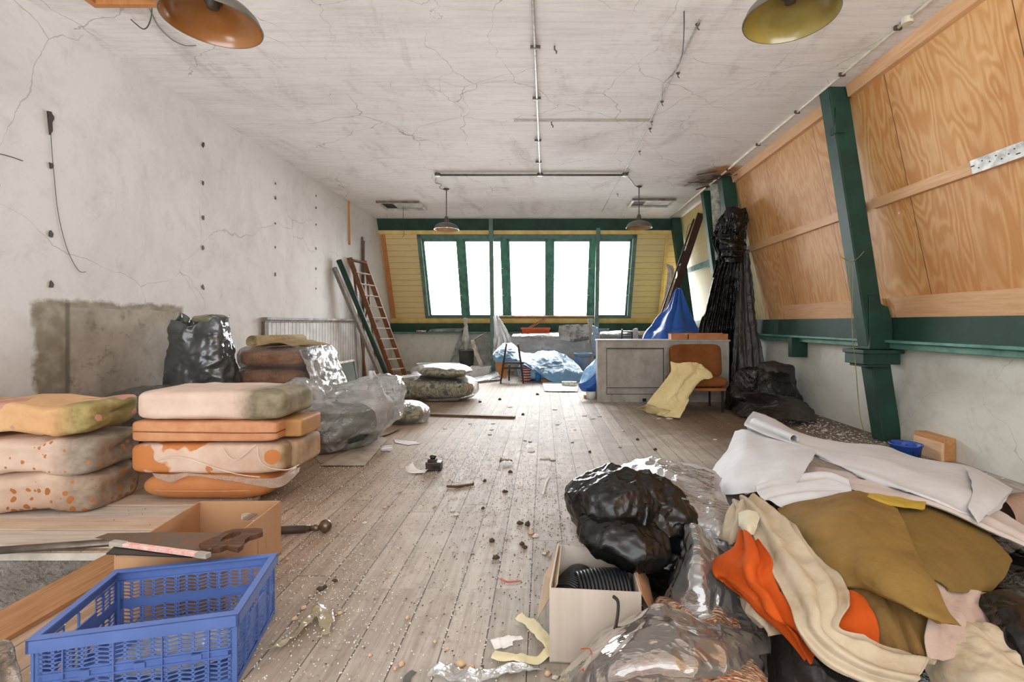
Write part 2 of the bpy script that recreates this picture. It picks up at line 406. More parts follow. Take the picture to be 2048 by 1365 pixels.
m_floorx = floor_mat('cross_boards', 1, .19, 1.12, .6)

HX, HY = -2.12, 2.63       # stair opening: everything left of HX and nearer than HY
fl = MB(); fl.box((HX, YN, -.05), (4.0, YB + .3, 0)); fl.box((XL - .1, HY, -.05), (HX, YB + .3, 0))
struct(fl.build('floor', m_floor))
ow = MB(); ow.box((XL - .1, HY, -2.6), (HX + .02, HY + .1, -.05)); ow.box((HX, YN, -2.6), (HX + .1, HY + .1, -.05)); ow.box((XL - .1, YN, -2.7), (HX, HY, -2.6))
struct(ow.build('wall_stairwell', m_stucco))
struct(box('ceiling', (XL - .1, YN, CZ), (4.2, 12, CZ + .12), m_ceil))
wl = struct(box('wall_left', (XL - .12, YN, -2.6), (XL, 13, CZ + .1), m_left))
struct(box('wall_right', (XR0, YN, -.1), (XR0 + .15, YB + .2, 1.06), m_low))
struct(box('wall_back', (XL - .1, YB, -.1), (XR0 + .1, YB + .15, 1.06), m_low))
# unseen wall behind the camera, its window band added to let in fill light
rw = MB(); rw.box((XL, YN - .12, -.2), (4.1, YN, .75)); rw.box((XL, YN - .12, 3.45), (4.1, YN, CZ + .1))
rw.box((XL, YN - .12, .7), (-3.3, YN, 3.5)); rw.box((3.3, YN - .12, .7), (4.1, YN, 3.5))
struct(rw.build('wall_front', m_low))

# ------------------------------------------------------------------ far window wall
GREEN = M('green_paint', '#1d4437', '#17352b', rough=.62, sc=4, bs=25, bump=.2)
GREENL = M('worn_green_paint', '#5c9080', '#3b6f60', rough=.5, sc=7, bs=40, bump=.3)
GREY_GREEN = M('grey_green_paint', '#678278', '#4c6a60', rough=.5, sc=6)
def boards(name, base, dark, pitch, axis):
    t = NT(name); p = t.pos(); s = t.n('ShaderNodeSeparateXYZ', {0: p}); u = t.math('DIVIDE', t.math('ADD', s.outputs[axis], 10), pitch)
    fr = t.math('FRACT', u); g = t.noise(t.map(p, (1, 8, 8) if axis == 2 else (6, 8, 1)), 3, 5, .65); sp_ = t.noise(p, 14, 4, .7)
    c = t.mix(t.math('MULTIPLY', t.mask(g, .4, .7), .45), hexc(base), hexc(dark)); c = t.mix(t.mask(sp_, .68, .74), c, hexc('#7d6238'))
    ln = t.math('LESS_THAN', fr, .05); c = t.mix(t.math('MULTIPLY', ln, .8), c, hexc('#6b5224'))
    return t.done(c, .6, t.bump(t.math('SUBTRACT', t.math('MULTIPLY', g, .2), ln), .6, .01), None, .3)
YEL = boards('yellow_tongue_and_groove', '#dfcb96', '#ccb47c', .137, 2)
YELV = boards('yellow_ribbed_boards', '#dbc88a', '#bfa767', .11, 1)
YELP = M('cream_yellow_paint', '#e6cd86', '#cfb26a', rough=.5, sc=5)
PINE = wood('pale_pine_batten', '#e3b98f', '#d0a072', axis=1, sc=2.2)
PINEX = wood('orange_pine_strip', '#c98a58', '#b3733f', axis=2)
def slab(x0, x1, z0, z1, d0, d1, mb=None):
    mb = mb or MB(); a, b = bwy(z0), bwy(z1)
    return mb.add([(x0, a + d0, z0), (x1, a + d0, z0), (x1, a + d1, z0), (x0, a + d1, z0), (x0, b + d0, z1), (x1, b + d0, z1), (x1, b + d1, z1), (x0, b + d1, z1)],
                  [(0, 3, 2, 1), (4, 5, 6, 7), (0, 1, 5, 4), (1, 2, 6, 5), (2, 3, 7, 6), (3, 0, 4, 7)])
def rslab(y0, y1, z0, z1, d0, d1, mb=None):
    mb = mb or MB(); a, b = rsx(z0), rsx(z1)
    return mb.add([(a + d0, y0, z0), (a + d0, y1, z0), (a + d1, y1, z0), (a + d1, y0, z0), (b + d0, y0, z1), (b + d0, y1, z1), (b + d1, y1, z1), (b + d1, y0, z1)],
                  [(0, 1, 2, 3), (7, 6, 5, 4), (4, 5, 1, 0), (5, 6, 2, 1), (6, 7, 3, 2), (7, 4, 0, 3)])
WX0, WX1, WZ0, WZ1 = -3.06, 2.24, 1.40, 3.39
yb = MB(); slab(XL, WX0, 1.2, 3.5, 0, .06, yb)
struct(yb.build('trim_left_boarding', YEL))
yb = MB(); slab(WX1, 3.3, 1.2, 3.5, 0, .06, yb); struct(yb.build('trim_right_boarding', YEL))
struct(slab(XL, 3.25, 3.46, CZ, -.04, .1).build('trim_top_beam', GREEN))
struct(slab(XL, 3.05, 3.385, 3.47, -.06, .05).build('trim_top_rail', YELP))
struct(slab(XL, 3.3, 1.245, 1.375, -.05, .05).build('trim_sill_rail', YELP))
struct(box('trim_lower_beam', (XL, 12.36, 1.0), (3.7, 12.52, 1.25), GREEN))
struct(box('trim_lower_ledge', (XL, 12.22, .985), (3.7, 12.52, 1.03), GREY_GREEN, bevel=.01))
struct(slab(2.93, 3.0, 1.37, 3.39, -.05, .0).build('trim_corner_strip', YELP))
struct(slab(-3.93, -3.83, 1.37, 3.40, -.04, .0).build('trim_pine_strip', PINEX))
win = bpy.data.objects.new('window_1', None); COL.objects.link(win); win.location = (-.4, 11.9, 1.4); win['_w'] = (-.4, 11.9, 1.4); win['kind'] = 'structure'
fm = MB()
slab(WX0, WX1, WZ1 - .10, WZ1, -.03, .12, fm); slab(WX0, WX1, WZ0 - .03, WZ0 + .04, -.03, .12, fm)
slab(WX0, WX0 + .09, WZ0, WZ1, -.03, .12, fm); slab(WX1 - .09, WX1, WZ0, WZ1, -.03, .12, fm)
fm.build('window_frame', GREY_GREEN, win)
mulx = [-3.02, -2.02, -.95, .14, 1.21, 2.2]
for i in range(1, 5):
    slab(mulx[i] - .055, mulx[i] + .055, WZ0, WZ1 - .08, -.02, .12).build('mullion', GREENL, win)
glass = film('dusty_window_glass', clear=.9, haze='#ffffff', rough=.1, wr=2, bump=.02, gl=.5)
for i in range(5):
    a, b = mulx[i] + .055, mulx[i + 1] - .055; s_ = MB(); w_ = .06
    slab(a, b, WZ1 - .16, WZ1 - .09, .01, .06, s_); slab(a, b, WZ0 + .03, WZ0 + .07, .01, .06, s_)
    slab(a, a + w_, WZ0 + .04, WZ1 - .1, .01, .06, s_); slab(b - w_, b, WZ0 + .04, WZ1 - .1, .01, .06, s_)
    sash = s_.build('sash', GREENL, win)
    slab(a + w_ - .01, b - w_ + .01, WZ0 + .06, WZ1 - .15, .03, .036).build('pane', glass, sash)
    if i in (0, 1, 3, 4):
        for zz in (1.95, 2.6): slab(b - w_ - .005, b + .03, zz, zz + .02, -.005, .012).build('window_catch', M('pale_catch', '#d8d4c4'), sash)
# rust-coloured curtain rail across the middle panes
tag(MB().tube([(-1.22, 12.0, 1.42), (1.25, 12.0, 1.42)], .022, 8).build('curtain_rail', M('copper_pipe', '#b88a6a', '#94684c', metal=.3, rough=.4)), 'thin copper coloured rail running across the bottom of the window', 'rail')

# ------------------------------------------------------------------ right mansard wall
def plymat():
    t = NT('plywood'); p = t.pos(); sp = t.n('ShaderNodeSeparateXYZ', {0: p})
    idx = t.math('FLOOR', t.math('DIVIDE', t.math('ADD', sp.outputs[1], 20 - .15), 1.22)); fr = t.math('FRACT', t.math('DIVIDE', t.math('ADD', sp.outputs[1], 20 - .15), 1.22))
    wn = t.n('ShaderNodeTexWhiteNoise', {'W': idx}, noise_dimensions='1D').outputs[0]
    q = t.n('ShaderNodeCombineXYZ', {0: 0.0, 1: t.math('ADD', sp.outputs[1], t.math('MULTIPLY', wn, 9)), 2: t.math('MULTIPLY', sp.outputs[2], .26)}).outputs[0]
    n = t.noise(q, 2.2, 3, .5, .35); ring = t.math('FRACT', t.math('MULTIPLY', n, 17))
    ring = t.math('ABSOLUTE', t.math('SUBTRACT', ring, .5)); fine = t.noise(t.n('ShaderNodeCombineXYZ', {1: t.math('MULTIPLY', sp.outputs[1], 60), 2: t.math('MULTIPLY', sp.outputs[2], 2.0)}).outputs[0], 1, 4, .6)
    c = t.mix(t.mask(ring, .12, .4), hexc('#cd9557'), hexc('#e0b27c'))
    c = t.mix(t.math('MULTIPLY', t.mask(fine, .4, .65), .35), c, hexc('#ba8147'))
    big = t.noise(p, .9, 4, .6); c = t.mix(t.math('MULTIPLY', t.mask(big, .45, .7), .45), c, hexc('#b87a40')); c = t.mix(t.math('MULTIPLY', t.mask(big, .5, .3), .35), c, hexc('#ecc690'))
    sp2 = t.n('ShaderNodeTexVoronoi', {'Vector': p, 'Scale': 2.4}).outputs[0]; c = t.mix(t.math('LESS_THAN', sp2, .035), c, hexc('#f0e2cc'))
    ln = t.math('LESS_THAN', fr, .006); c = t.mix(ln, c, hexc('#5d3a1d'))
    return t.done(c, .55, t.bump(t.math('SUBTRACT', t.math('MULTIPLY', ring, .15), ln), .3, .006), None, .3)
PLY = plymat()
struct(rslab(YN, 8.05, 1.3, CZ, 0, .05).build('trim_plywood', PLY))
struct(rslab(YN, 5.0, 3.61, CZ, -.06, .0).build('trim_top_batten_near', PINE))
struct(rslab(5.22, 8.05, 3.61, CZ, -.06, .0).build('trim_top_batten_far', PINE))
struct(rslab(YN, 5.0, 2.445, 2.54, -.05, .0).build('trim_middle_batten_near', PINE))
struct(rslab(5.22, 8.05, 2.445, 2.54, -.05, .0).build('trim_middle_batten_far', PINE))
struct(rslab(YN, 5.0, 1.30, 1.52, -.05, .0).build('trim_pine_plank_near', PINE))
struct(rslab(5.22, 7.3, 1.30, 1.52, -.05, .0).build('trim_pine_plank_far', PINE))
struct(box('trim_right_beam', (3.66, YN, 1.05), (3.85, YB, 1.31), GREEN))
lg = MB(); lg.box((3.55, YN, 1.045), (3.75, 8.3, 1.075)); lg.box((3.60, YN, .985), (3.75, 8.3, 1.045))
struct(lg.build('trim_right_ledge', GREENL, bevel=.006))
struct(rslab(8.05, 12.6, .9, CZ, .02, .07).build('trim_ribbed_boarding', YELV))
struct(rslab(8.9, 11.4, 2.44, 2.56, -.06, .02).build('trim_green_batten', GREENL))
hk = M('dark_grey_outer_roof', '#4a4a44')  # plain dark grey backing behind the right boarding
struct(MB().box((3.9, YN, 1.0), (4.1, 12.6, CZ + .1)).build('wall_outer_right', hk))
# raised ragged strips and hanging splinters where the ceiling has rotted
rot = wood('rotten_board', '#6a4a30', '#2f241c', axis=0)
r2 = random.Random(3)
splr = thing('splintered_ceiling_board', 'rotten dark splintered boarding hanging loose from the ceiling by the green post', 'broken board', (3.0, 8.2, 3.66))
for i in range(14):
    x, y = 2.6 + r2.random() * .7, 7.8 + r2.random() * .8; L_ = .1 + r2.random() * .35
    MB().bar((x, y, CZ - .004), (x - L_ * .8, y + (r2.random() - .5) * .3, CZ - .01 - r2.random() * .07), .03 + .03 * r2.random(), .006).build('splinter', rot, splr)
# posts: leaning timber, foot further out than head
def post(name, y0, y1, xt, xb, w, label, mat=GREEN, zt=CZ, zb=0.0):
    return tag(MB().add([(xb, y0, zb), (xb + w, y0, zb), (xb + w, y1, zb), (xb, y1, zb), (xt, y0, zt), (xt + w, y0, zt), (xt + w, y1, zt), (xt, y1, zt)],
        [(0, 3, 2, 1), (4, 5, 6, 7), (0, 1, 5, 4), (1, 2, 6, 5), (2, 3, 7, 6), (3, 0, 4, 7)]).build(name, mat, bevel=.008), label, 'post')
pr = thing('leaning_post', 'dark green leaning timber post with carved bracket beside the wooden block', 'post', (3.65, 5.1, 0), 'leaning roof posts')
MB().add([(3.55, 5.02, 0), (3.755, 5.02, 0), (3.755, 5.2, 0), (3.55, 5.2, 0), (2.975, 5.02, CZ), (3.18, 5.02, CZ), (3.18, 5.2, CZ), (2.975, 5.2, CZ)],
    [(0, 3, 2, 1), (4, 5, 6, 7), (0, 1, 5, 4), (1, 2, 6, 5), (2, 3, 7, 6), (3, 0, 4, 7)]).build('shaft', GREEN, pr, bevel=.012)
yp = 5.0
o_ = [fy(x, y, yp) for x, y in [(1738, 590), (1756, 591), (1760, 606), (1768, 611), (1777, 614), (1783, 634), (1786, 660), (1784, 686), (1788, 699), (1740, 699)]]
MB().prism(o_, (0, .17, 0)).build('carved_bracket', GREEN, pr, bevel=.006)
bk = MB(); a = fy(1723, 700, 4.96); b = fy(1797, 735, 4.96); bk.box((a.x, 4.93, b.z + .03), (b.x, 5.24, a.z)); bk.box((a.x + .04, 4.95, b.z), (b.x - .1, 5.22, b.z + .05)); bk.box((a.x - .02, 4.9, a.z - .04), (b.x + .02, 5.25, a.z))
bk.build('corbel_block', GREEN, pr, bevel=.006)
hp = MB(); hp.box(fy(1683, 246, 5.0) - Vector((.06, 0, .1)), fy(1690, 226, 5.0) + Vector((0, .1, .06))); hp.build('hinge_plate', GREEN, pr)
post('leaning_post', 8.1, 8.3, 2.99, 3.5, .22, 'dark green leaning post rising out of the hanging black plastic')['group'] = 'leaning roof posts'
post('leaning_post', 8.95, 9.1, 2.96, 3.45, .15, 'narrow green leaning post just beyond the one in black plastic')['group'] = 'leaning roof posts'
post('leaning_post', 11.25, 11.45, 3.0, 3.5, .2, 'far green leaning post in the corner behind the dark ladder')['group'] = 'leaning roof posts'
tag(MB().bar((3.02, 8.5, 3.72), (3.2, 8.7, 2.2), .16, .02).build('peeling_board', M('peeling_white_board', '#c9c6ba', '#6c746a', sc=9)), 'peeling off-white board standing between two green posts', 'board')
post('window_post', 11.35, 11.45, -1.31, -1.26, .1, 'slim grey-green upright post before the window near the plastic drape', GREY_GREEN)['group'] = 'slim posts before the window'
post('window_post', 11.45, 11.55, 1.25, 1.19, .1, 'slim grey-green upright post before the window near the counter', GREY_GREEN)['group'] = 'slim posts before the window'
a = fy(1587, 684, 6.85); tag(box('green_bracket', (3.5, 6.78, .77), (3.72, 6.88, 1.04), GREEN), 'short dark green bracket block hanging below the ledge on the right wall', 'bracket')
# steel plate screwed over the batten joint
pl = thing('metal_plate', 'galvanised perforated metal plate screwed across the middle batten', 'plate', (3.4, 3.62, 2.49))
x_ = rsx(2.5) - .058
MB().add([(x_ + .011, 3.4, 2.44), (x_ + .011, 3.83, 2.44), (x_ - .011, 3.83, 2.545), (x_ - .011, 3.4, 2.545), (x_ + .017, 3.4, 2.44), (x_ + .017, 3.83, 2.44), (x_ - .005, 3.83, 2.545), (x_ - .005, 3.4, 2.545)],
    [(0, 1, 2, 3), (4, 7, 6, 5), (0, 4, 5, 1), (1, 5, 6, 2), (2, 6, 7, 3), (3, 7, 4, 0)]).build('plate', M('galvanised_steel', '#cfcfcb', '#9a9a96', metal=.6, rough=.45, sc=14), pl)
dk = M('dark_hole', '#1c1815')
for i, (u, w) in enumerate([(.42, .3), (.45, .7), (.5, .5), (.56, .35), (.6, .7), (.66, .45), (.72, .7), (.76, .3), (.8, .55)]):
    z = 2.44 + .105 * w; y = 3.4 + (u - .38) * .95; MB().box((x_ + .011 - .022 * w - .002, y, z - .004), (x_ + .02 - .022 * w, y + (.03 if i in (0, 8) else .01), z + .004)).build('screw_hole', dk, pl)
# holes and plugs in the left wall
PLG = M('torn_plug', '#4b3c2f', '#2a221c')
cols = [(3.85, [(2.9, 1.6), (2.52, 1), (1.97, 1), (1.56, 1)], ), (5.57, [(3.32, 1), (2.88, .8), (2.48, 1), (2.12, 1), (1.67, 1.1)]), (7.07, [(3.31, .7), (3.1, .8), (2.72, .6), (2.37, .6), (1.97, .8)]), (8.33, [(3.46, .7), (3.25, .8), (2.96, .7), (2.55, .7), (2.2, .8), (1.85, .7)])]
for y, zs in cols:
    for z, s_ in zs:
        V = [(XL + .003, y + math.cos(k * PI / 4) * .016 * s_ * (.6 + rnd.random()), z + math.sin(k * PI / 4) * .026 * s_ * (.6 + rnd.random())) for k in range(8)]
        MB().prism(V, (.006, 0, 0)).build('wall_plug', PLG, wl)
def on_left(px, py, off=.006):
    Y = F * (-XL - off) / (CX - px); return fy(px, py, Y)
WIRE = M('dark_wire', '#4a443c', rough=.5)
tag(MB().tube(spl([on_left(*q) for q in [(97, 222), (101, 250), (103, 290), (108, 350), (117, 430), (135, 500), (157, 541), (172, 544)]], 40), .0022, 5).build('hanging_wire', WIRE), 'thin dark wire hanging in a curve down the left wall', 'wire')
tag(MB().prism([on_left(*q, .002) for q in [(93, 222), (101, 224), (103, 262), (98, 270)]], (.012, 0, 0)).build('chipped_slot', PLG), 'dark narrow slot chipped in the left wall above the wire', 'hole')
tag(MB().tube(spl([on_left(*q) for q in [(0, 308), (20, 313), (46, 322)]], 8), .003, 5).build('hanging_wire', WIRE), 'short wire stretched flat along the left wall edge', 'wire')
a = on_left(696, 402); b = on_left(698, 490)
tag(MB().bar(a, b, .012, .06, up=(1, 0, 0)).build('timber_strip', PINEX), 'narrow orange-brown timber strip on the left wall near the ceiling', 'wood strip')
# ================================================================== LEFT SIDE
def ring_prism(mb, outer, inner, d):
    """plate with one hole; outer/inner loops with the same count"""
    n = len(outer); o = len(mb.v); d = Vector(d)
    mb.v += [Vector(p) for p in outer] + [Vector(p) for p in inner] + [Vector(p) + d for p in outer] + [Vector(p) + d for p in inner]
    for i in range(n):
        j = (i + 1) % n
        mb.f += [(o + i, o + j, o + n + j, o + n + i), (o + 2 * n + j, o + 2 * n + i, o + 3 * n + i, o + 3 * n + j), (o + j, o + i, o + 2 * n + i, o + 2 * n + j), (o + n + i, o + n + j, o + 3 * n + j, o + 3 * n + i)]
    return mb

# ------------------------------------------------------------------ blue folding crate
BLUE = M('blue_plastic', '#5a75b5', '#506ba8', rough=.38, sc=5, bs=60, bump=.04, spec=.5)
cr_ = thing('folding_crate', 'blue perforated plastic folding crate standing open on the floorboards', 'crate', (0, 0, 0))
L2, W2, HZ = .285, .212, .253
def slot_wall(mb, org, ux, uz, nd, width, z0, z1, ncol, nrow, th=.004):
    """chevron slots between z0 and z1; ux unit along, nd normal"""
    cw = width / ncol; chh = (z1 - z0) / (nrow + .5); sh = chh * .5; zb = z0 + sh / 2; zt = z1 - sh / 2
    for c in range(ncol):
        dr = sh if c % 2 else -sh
        for r in range(nrow):
            out, inn = [], []
            for k in range(16):
                a = 2 * PI * k / 16 + PI / 16; ca, sa = math.cos(a), math.sin(a)
                m_ = max(abs(ca), abs(sa)); q = (abs(ca) ** 3.2 + abs(sa) ** 3.2) ** (-1 / 3.2)
                for (lst, x, z) in ((out, ca / m_ * .5, sa / m_ * .5), (inn, ca * q * .41, sa * q * .38)):
                    lst.append(org + ux * ((c + .5 + x) * cw) + uz * (zb + (r + .5 + z) * chh + dr * x))
            ring_prism(mb, out, inn, nd * th)
        # fill between the slanting rows and the straight rails
        xa, xb = c * cw, (c + 1) * cw
        for (base, edge) in ((z0 - .001, zb), (z1 + .001, zt)):
            mb.prism([org + ux * xa + uz * base, org + ux * xb + uz * base, org + ux * xb + uz * (edge + dr / 2), org + ux * xa + uz * (edge - dr / 2)], nd * th)
Z = Vector((0, 0, 1))
for (nm, org, ux, nd, wid, nc) in [('long_wall', Vector((-L2 + .012, -W2, 0)), Vector((1, 0, 0)), Vector((0, 1, 0)), 2 * L2 - .024, 14), ('long_wall', Vector((-L2 + .012, W2 - .004, 0)), Vector((1, 0, 0)), Vector((0, 1, 0)), 2 * L2 - .024, 14),
                               ('short_wall', Vector((-L2, -W2 + .012, 0)), Vector((0, 1, 0)), Vector((1, 0, 0)), 2 * W2 - .024, 10), ('short_wall', Vector((L2 - .004, -W2 + .012, 0)), Vector((0, 1, 0)), Vector((1, 0, 0)), 2 * W2 - .024, 10)]:
    mb = MB(); short = nm == 'short_wall'
    def sb(u0, u1, z0, z1, t=.006, off=0.0, m_=None):
        m_ = m_ or mb
        p = [org + ux * u0 + Z * z0 + nd * off, org + ux * u1 + Z * z0 + nd * off, org + ux * u1 + Z * z1 + nd * off, org + ux * u0 + Z * z1 + nd * off]; m_.prism(p, nd * t)
    slot_wall(mb, org, ux, Z, nd, wid, .022, .105, nc, 5)
    if short:
        # upper part of the end wall: slots either side of an open hand grip
        hw = wid / nc * 3; slot_wall(mb, org, ux, Z, nd, hw, .135, .212, 3, 5); slot_wall(mb, org + ux * (wid - hw), ux, Z, nd, hw, .135, .212, 3, 5)
        sb(hw, wid - hw, .135, .165); 
    else: slot_wall(mb, org, ux, Z, nd, wid, .135, .212, nc, 5)
    sb(0, wid, .105, .135); sb(0, wid, 0, .022)
    out = -nd if (org.x < -L2 + .001 and short) or (org.y < -W2 + .001 and not short) else nd
    o2 = 0 if out == -nd else .004
    for k in range(4 if not short else 3):          # outer ribs
        u = wid * (k + .5) / (4 if not short else 3) * 1.0
        p = org + ux * u + nd * o2; mb.prism([p - ux * .002 + Z * .01, p + ux * .002 + Z * .01, p + ux * .002 + Z * .21, p - ux * .002 + Z * .21], out * .007)
    for (zz, t_) in ((.108, .007), (.130, .005), (.018, .008)):
        p = org + nd * o2 + Z * zz; mb.prism([p, p + ux * wid, p + ux * wid + Z * .004, p + Z * .004], out * t_)
    for k in (.2, .48, .78):                        # snap lugs on the fold line
        p = org + nd * o2 + ux * wid * k + Z * .112; mb.prism([p, p + ux * .03, p + ux * .03 + Z * .022, p + Z * .022], out * .005)
    mb.build(nm, BLUE, cr_)
rim = MB()
for s_ in (-1, 1):
    rim.box((-L2 - .012, s_ * W2 - .012, HZ - .042), (L2 + .012, s_ * W2 - .004, HZ)) if s_ < 0 else rim.box((-L2 - .012, s_ * W2 + .004, HZ - .042), (L2 + .012, s_ * W2 + .012, HZ))
    rim.box((s_ * L2 - .012 if s_ < 0 else s_ * L2 + .004, -W2 - .012, HZ - .042), (s_ * L2 - .004 if s_ < 0 else s_ * L2 + .012, W2 + .012, HZ))
    rim.box((-L2 - .012, s_ * W2 - .012, HZ - .004), (L2 + .012, s_ * W2 + .012, HZ + .002)); rim.box((s_ * L2 - .012, -W2 + .012, HZ - .0045), (s_ * L2 + .012, W2 - .012, HZ + .0015))
rim.build('rim', BLUE, cr_)
for sx in (-1, 1):
    for sy in (-1, 1):
        m_ = MB(); x, y = sx * L2, sy * W2
        m_.box((min(x, x - sx * .024), min(y, y - sy * .004) if sy > 0 else y, 0), (max(x, x - sx * .024), y if sy > 0 else y + .004, HZ - .04)); m_.box((x if sx < 0 else x - .004, min(y, y - sy * .024), 0), (x + .004 if sx < 0 else x, max(y, y - sy * .024), HZ - .04))
        m_.box((x - .004, y - .004, 0), (x + .004, y + .004, HZ - .03))
        m_.build('corner_post', BLUE, cr_)
cr_b = MB(); cr_b.box((-L2, -W2, .002), (L2, W2, .008))
cr_b.build('crate_base', BLUE, cr_)
cr_.location = (-1.388, 1.79, .001); cr_.rotation_euler = (0, 0, math.radians(13.8))

# ------------------------------------------------------------------ cardboard box with tools
CARD = M('brown_cardboard', '#c39a74', '#b08561', rough=.75, sc=3, bs=70, bump=.08, stretch=(1, 1, .2))
CARDE = M('cardboard_edge', '#8b6a4a', '#6f5339', rough=.8)
bx = thing('cardboard_box', 'open brown cardboard box with hand holes behind the blue crate', 'box', (-1.62, 2.3, 0))
c_ = [Vector((-1.80, 2.01, 0)), Vector((-1.395, 2.10, 0)), Vector((-1.43, 2.61, 0)), Vector((-1.866, 2.60, 0))]; hb = .285
MB().prism([p + Z * .003 for p in c_], (0, 0, .004)).build('box_base', CARD, bx)
ctr = sum(c_, Vector()) / 4
def wall_with_hole(a, b, hgt, holes, th=.006, nm='box_wall', mat=CARD, z0=0.003, par=bx):
    u = b - a; inw = Vector((-u.y, u.x, 0)).normalized() * th; mb = MB()
    cuts = sorted(holes); x0 = 0
    def pt(s, z): return a + u * s + Z * z
    for (s0, s1, za, zb) in cuts:
        mb.prism([pt(x0, z0), pt(s0, z0), pt(s0, hgt), pt(x0, hgt)], inw)
        mb.prism([pt(s0, z0), pt(s1, z0), pt(s1, za), pt(s0, za)], inw); mb.prism([pt(s0, zb), pt(s1, zb), pt(s1, hgt), pt(s0, hgt)], inw); x0 = s1
    mb.prism([pt(x0, z0), pt(1, z0), pt(1, hgt), pt(x0, hgt)], inw)
    return mb.build(nm, mat, par)
wall_with_hole(c_[0], c_[1], .275, []); wall_with_hole(c_[1], c_[2], hb, [(.52, .545, .10, .18), (.68, .70, .10, .18)]); wall_with_hole(c_[3], c_[0], hb, [(.5, .54, .15, .2)])
u_ = c_[3] - c_[2]; mb = MB()
def pf(s, z): return c_[2] + u_ * s + Z * z
out = []; inn = []
for k in range(24):
    a = 2 * PI * k / 24 + .001; ca, sa = math.cos(a), math.sin(a); m_ = max(abs(ca), abs(sa)); out.append(pf(.5 - ca / m_ * .5, .144 + sa / m_ * .141))
    q = (abs(ca) ** 4 + abs(sa) ** 4) ** -.25; inn.append(pf(.38 - ca * q * .115, .20 + sa * q * .022))
ring_prism(mb, out, inn, Vector((0, -.006, 0))).build('box_wall', CARD, bx)
# saw
rust = M('rusty_steel', '#6f6255', '#8a5a3c', metal=.5, rough=.5, sc=18, lo=.45, hi=.7)
dwood = wood('dark_handle_wood', '#6b4a35', '#412b1f', axis=0)
sw = thing('hand_saw', 'old hand saw with rusty blade and dark wooden handle across the box', 'saw', fz(380, 1080, .29))
zs = .298
MB().prism([fz(x, y, zs) for x, y in [(190, 1077), (215, 1068), (330, 1066), (465, 1067), (442, 1092), (402, 1106), (300, 1092)]], (0, 0, .002)).build('blade', rust, sw)
ho = [(402, 1106), (398, 1099), (414, 1090), (436, 1082), (450, 1073), (468, 1068), (488, 1067), (512, 1066), (525, 1067), (526, 1074), (514, 1079), (498, 1083), (489, 1090), (486, 1100), (476, 1107), (462, 1104), (454, 1101), (440, 1107), (420, 1108)]
hi_ = [(446, 1094), (440, 1093), (441, 1090), (445, 1086), (450, 1082), (458, 1078), (466, 1075), (474, 1074), (480, 1074), (482, 1076), (480, 1079), (474, 1082), (468, 1086), (464, 1090), (460, 1093), (456, 1095), (453, 1096), (450, 1096), (448, 1095)]
hnd = ring_prism(MB(), [fz(x, y, zs - .008) for x, y in ho], [fz(x, y, zs - .008) for x, y in hi_], (0, 0, .022)).build('handle', dwood, sw, bevel=.004)
for q in ((420, 1100), (432, 1092)):
    MB().lathe([(.0001, .004), (.006, .004), (.006, 0)], fz(q[0], q[1], zs + .013), 12).build('rivet', M('brass_rivet', '#8a7a50', metal=.8, rough=.4), hnd)
lv = thing('spirit_level', 'pink and white mottled level lying under the saw on the box edge', 'level', fz(320, 1100, .28))
pinkm = M('mottled_pink_paint', '#e39a8e', '#e7d0c5', rough=.5, sc=40)
MB().bar(fz(226, 1087, .30), fz(416, 1112, .30), .022, .016).build('body', pinkm, lv, bevel=.002)
capm = M('grey_cap', '#b7b0a4'); MB().bar(fz(224, 1086, .301), fz(250, 1089.5, .301), .024, .018).build('end_cap', capm, lv); MB().bar(fz(395, 1109, .301), fz(417, 1112, .301), .024, .018).build('end_cap', capm, lv)
blk = M('black_plastic_sheet', '#262422', '#1b1a19', rough=.4)
tag(MB().prism([fz(x, y, .286) for x, y in [(212, 1110), (232, 1092), (392, 1112), (384, 1117)]], (0, 0, .004)).build('black_folder', blk), 'flat black folder lying in the open box below the pink level', 'folder')
# crate contents
rag = sheet('crumpled_wrapper', [[(-1.5, 1.65, .03), (-1.3, 1.62, .05), (-1.18, 1.72, .03)], [(-1.52, 1.78, .04), (-1.34, 1.78, .12), (-1.15, 1.82, .04)], [(-1.55, 1.9, .03), (-1.36, 1.93, .05), (-1.25, 1.95, .03)]], film('clear_wrapper', clear=.55), n=(40, 40), amp=.02, sc=12, seed=4)
tag(rag, 'crumpled clear wrapper lying in the bottom of the blue crate', 'wrapper')

# ------------------------------------------------------------------ handrail pole with ball
brass = M('aged_brass', '#8d7a66', '#5f5145', metal=.75, rough=.35, sc=9)
pole = thing('handrail_pole', 'old metal handrail pole with a brass ball end by the cardboard box', 'pole', (-1.6, 2.8, 0))
p0, p1 = Vector((-3.9, 2.40, .03)), Vector((-1.39, 2.853, .03)); MB().tube([p0, p1], .02, 16).build('tube', M('tarnished_steel', '#7d7268', '#5a5048', metal=.7, rough=.35, sc=7), pole, smooth=True)
d_ = (p1 - p0).normalized(); MB().tube([p1, p1 + d_ * .02, p1 + d_ * .025, p1 + d_ * .05], [.016, .016, .021, .018], 16).build('collar', brass, pole, smooth=True)
b_ = p1 + d_ * .085; b_.z = .038
MB().lathe([(max(.0005, .037 * math.sin(PI * k / 14)), -.037 * math.cos(PI * k / 14)) for k in range(15)], b_, 24).build('ball', brass, pole, smooth=True)
MB().tube([p1 - d_ * .30, p1 - d_ * .02], .024, 16).build('sleeve', M('dark_sleeve', '#4b3d33', rough=.5), pole, smooth=True)
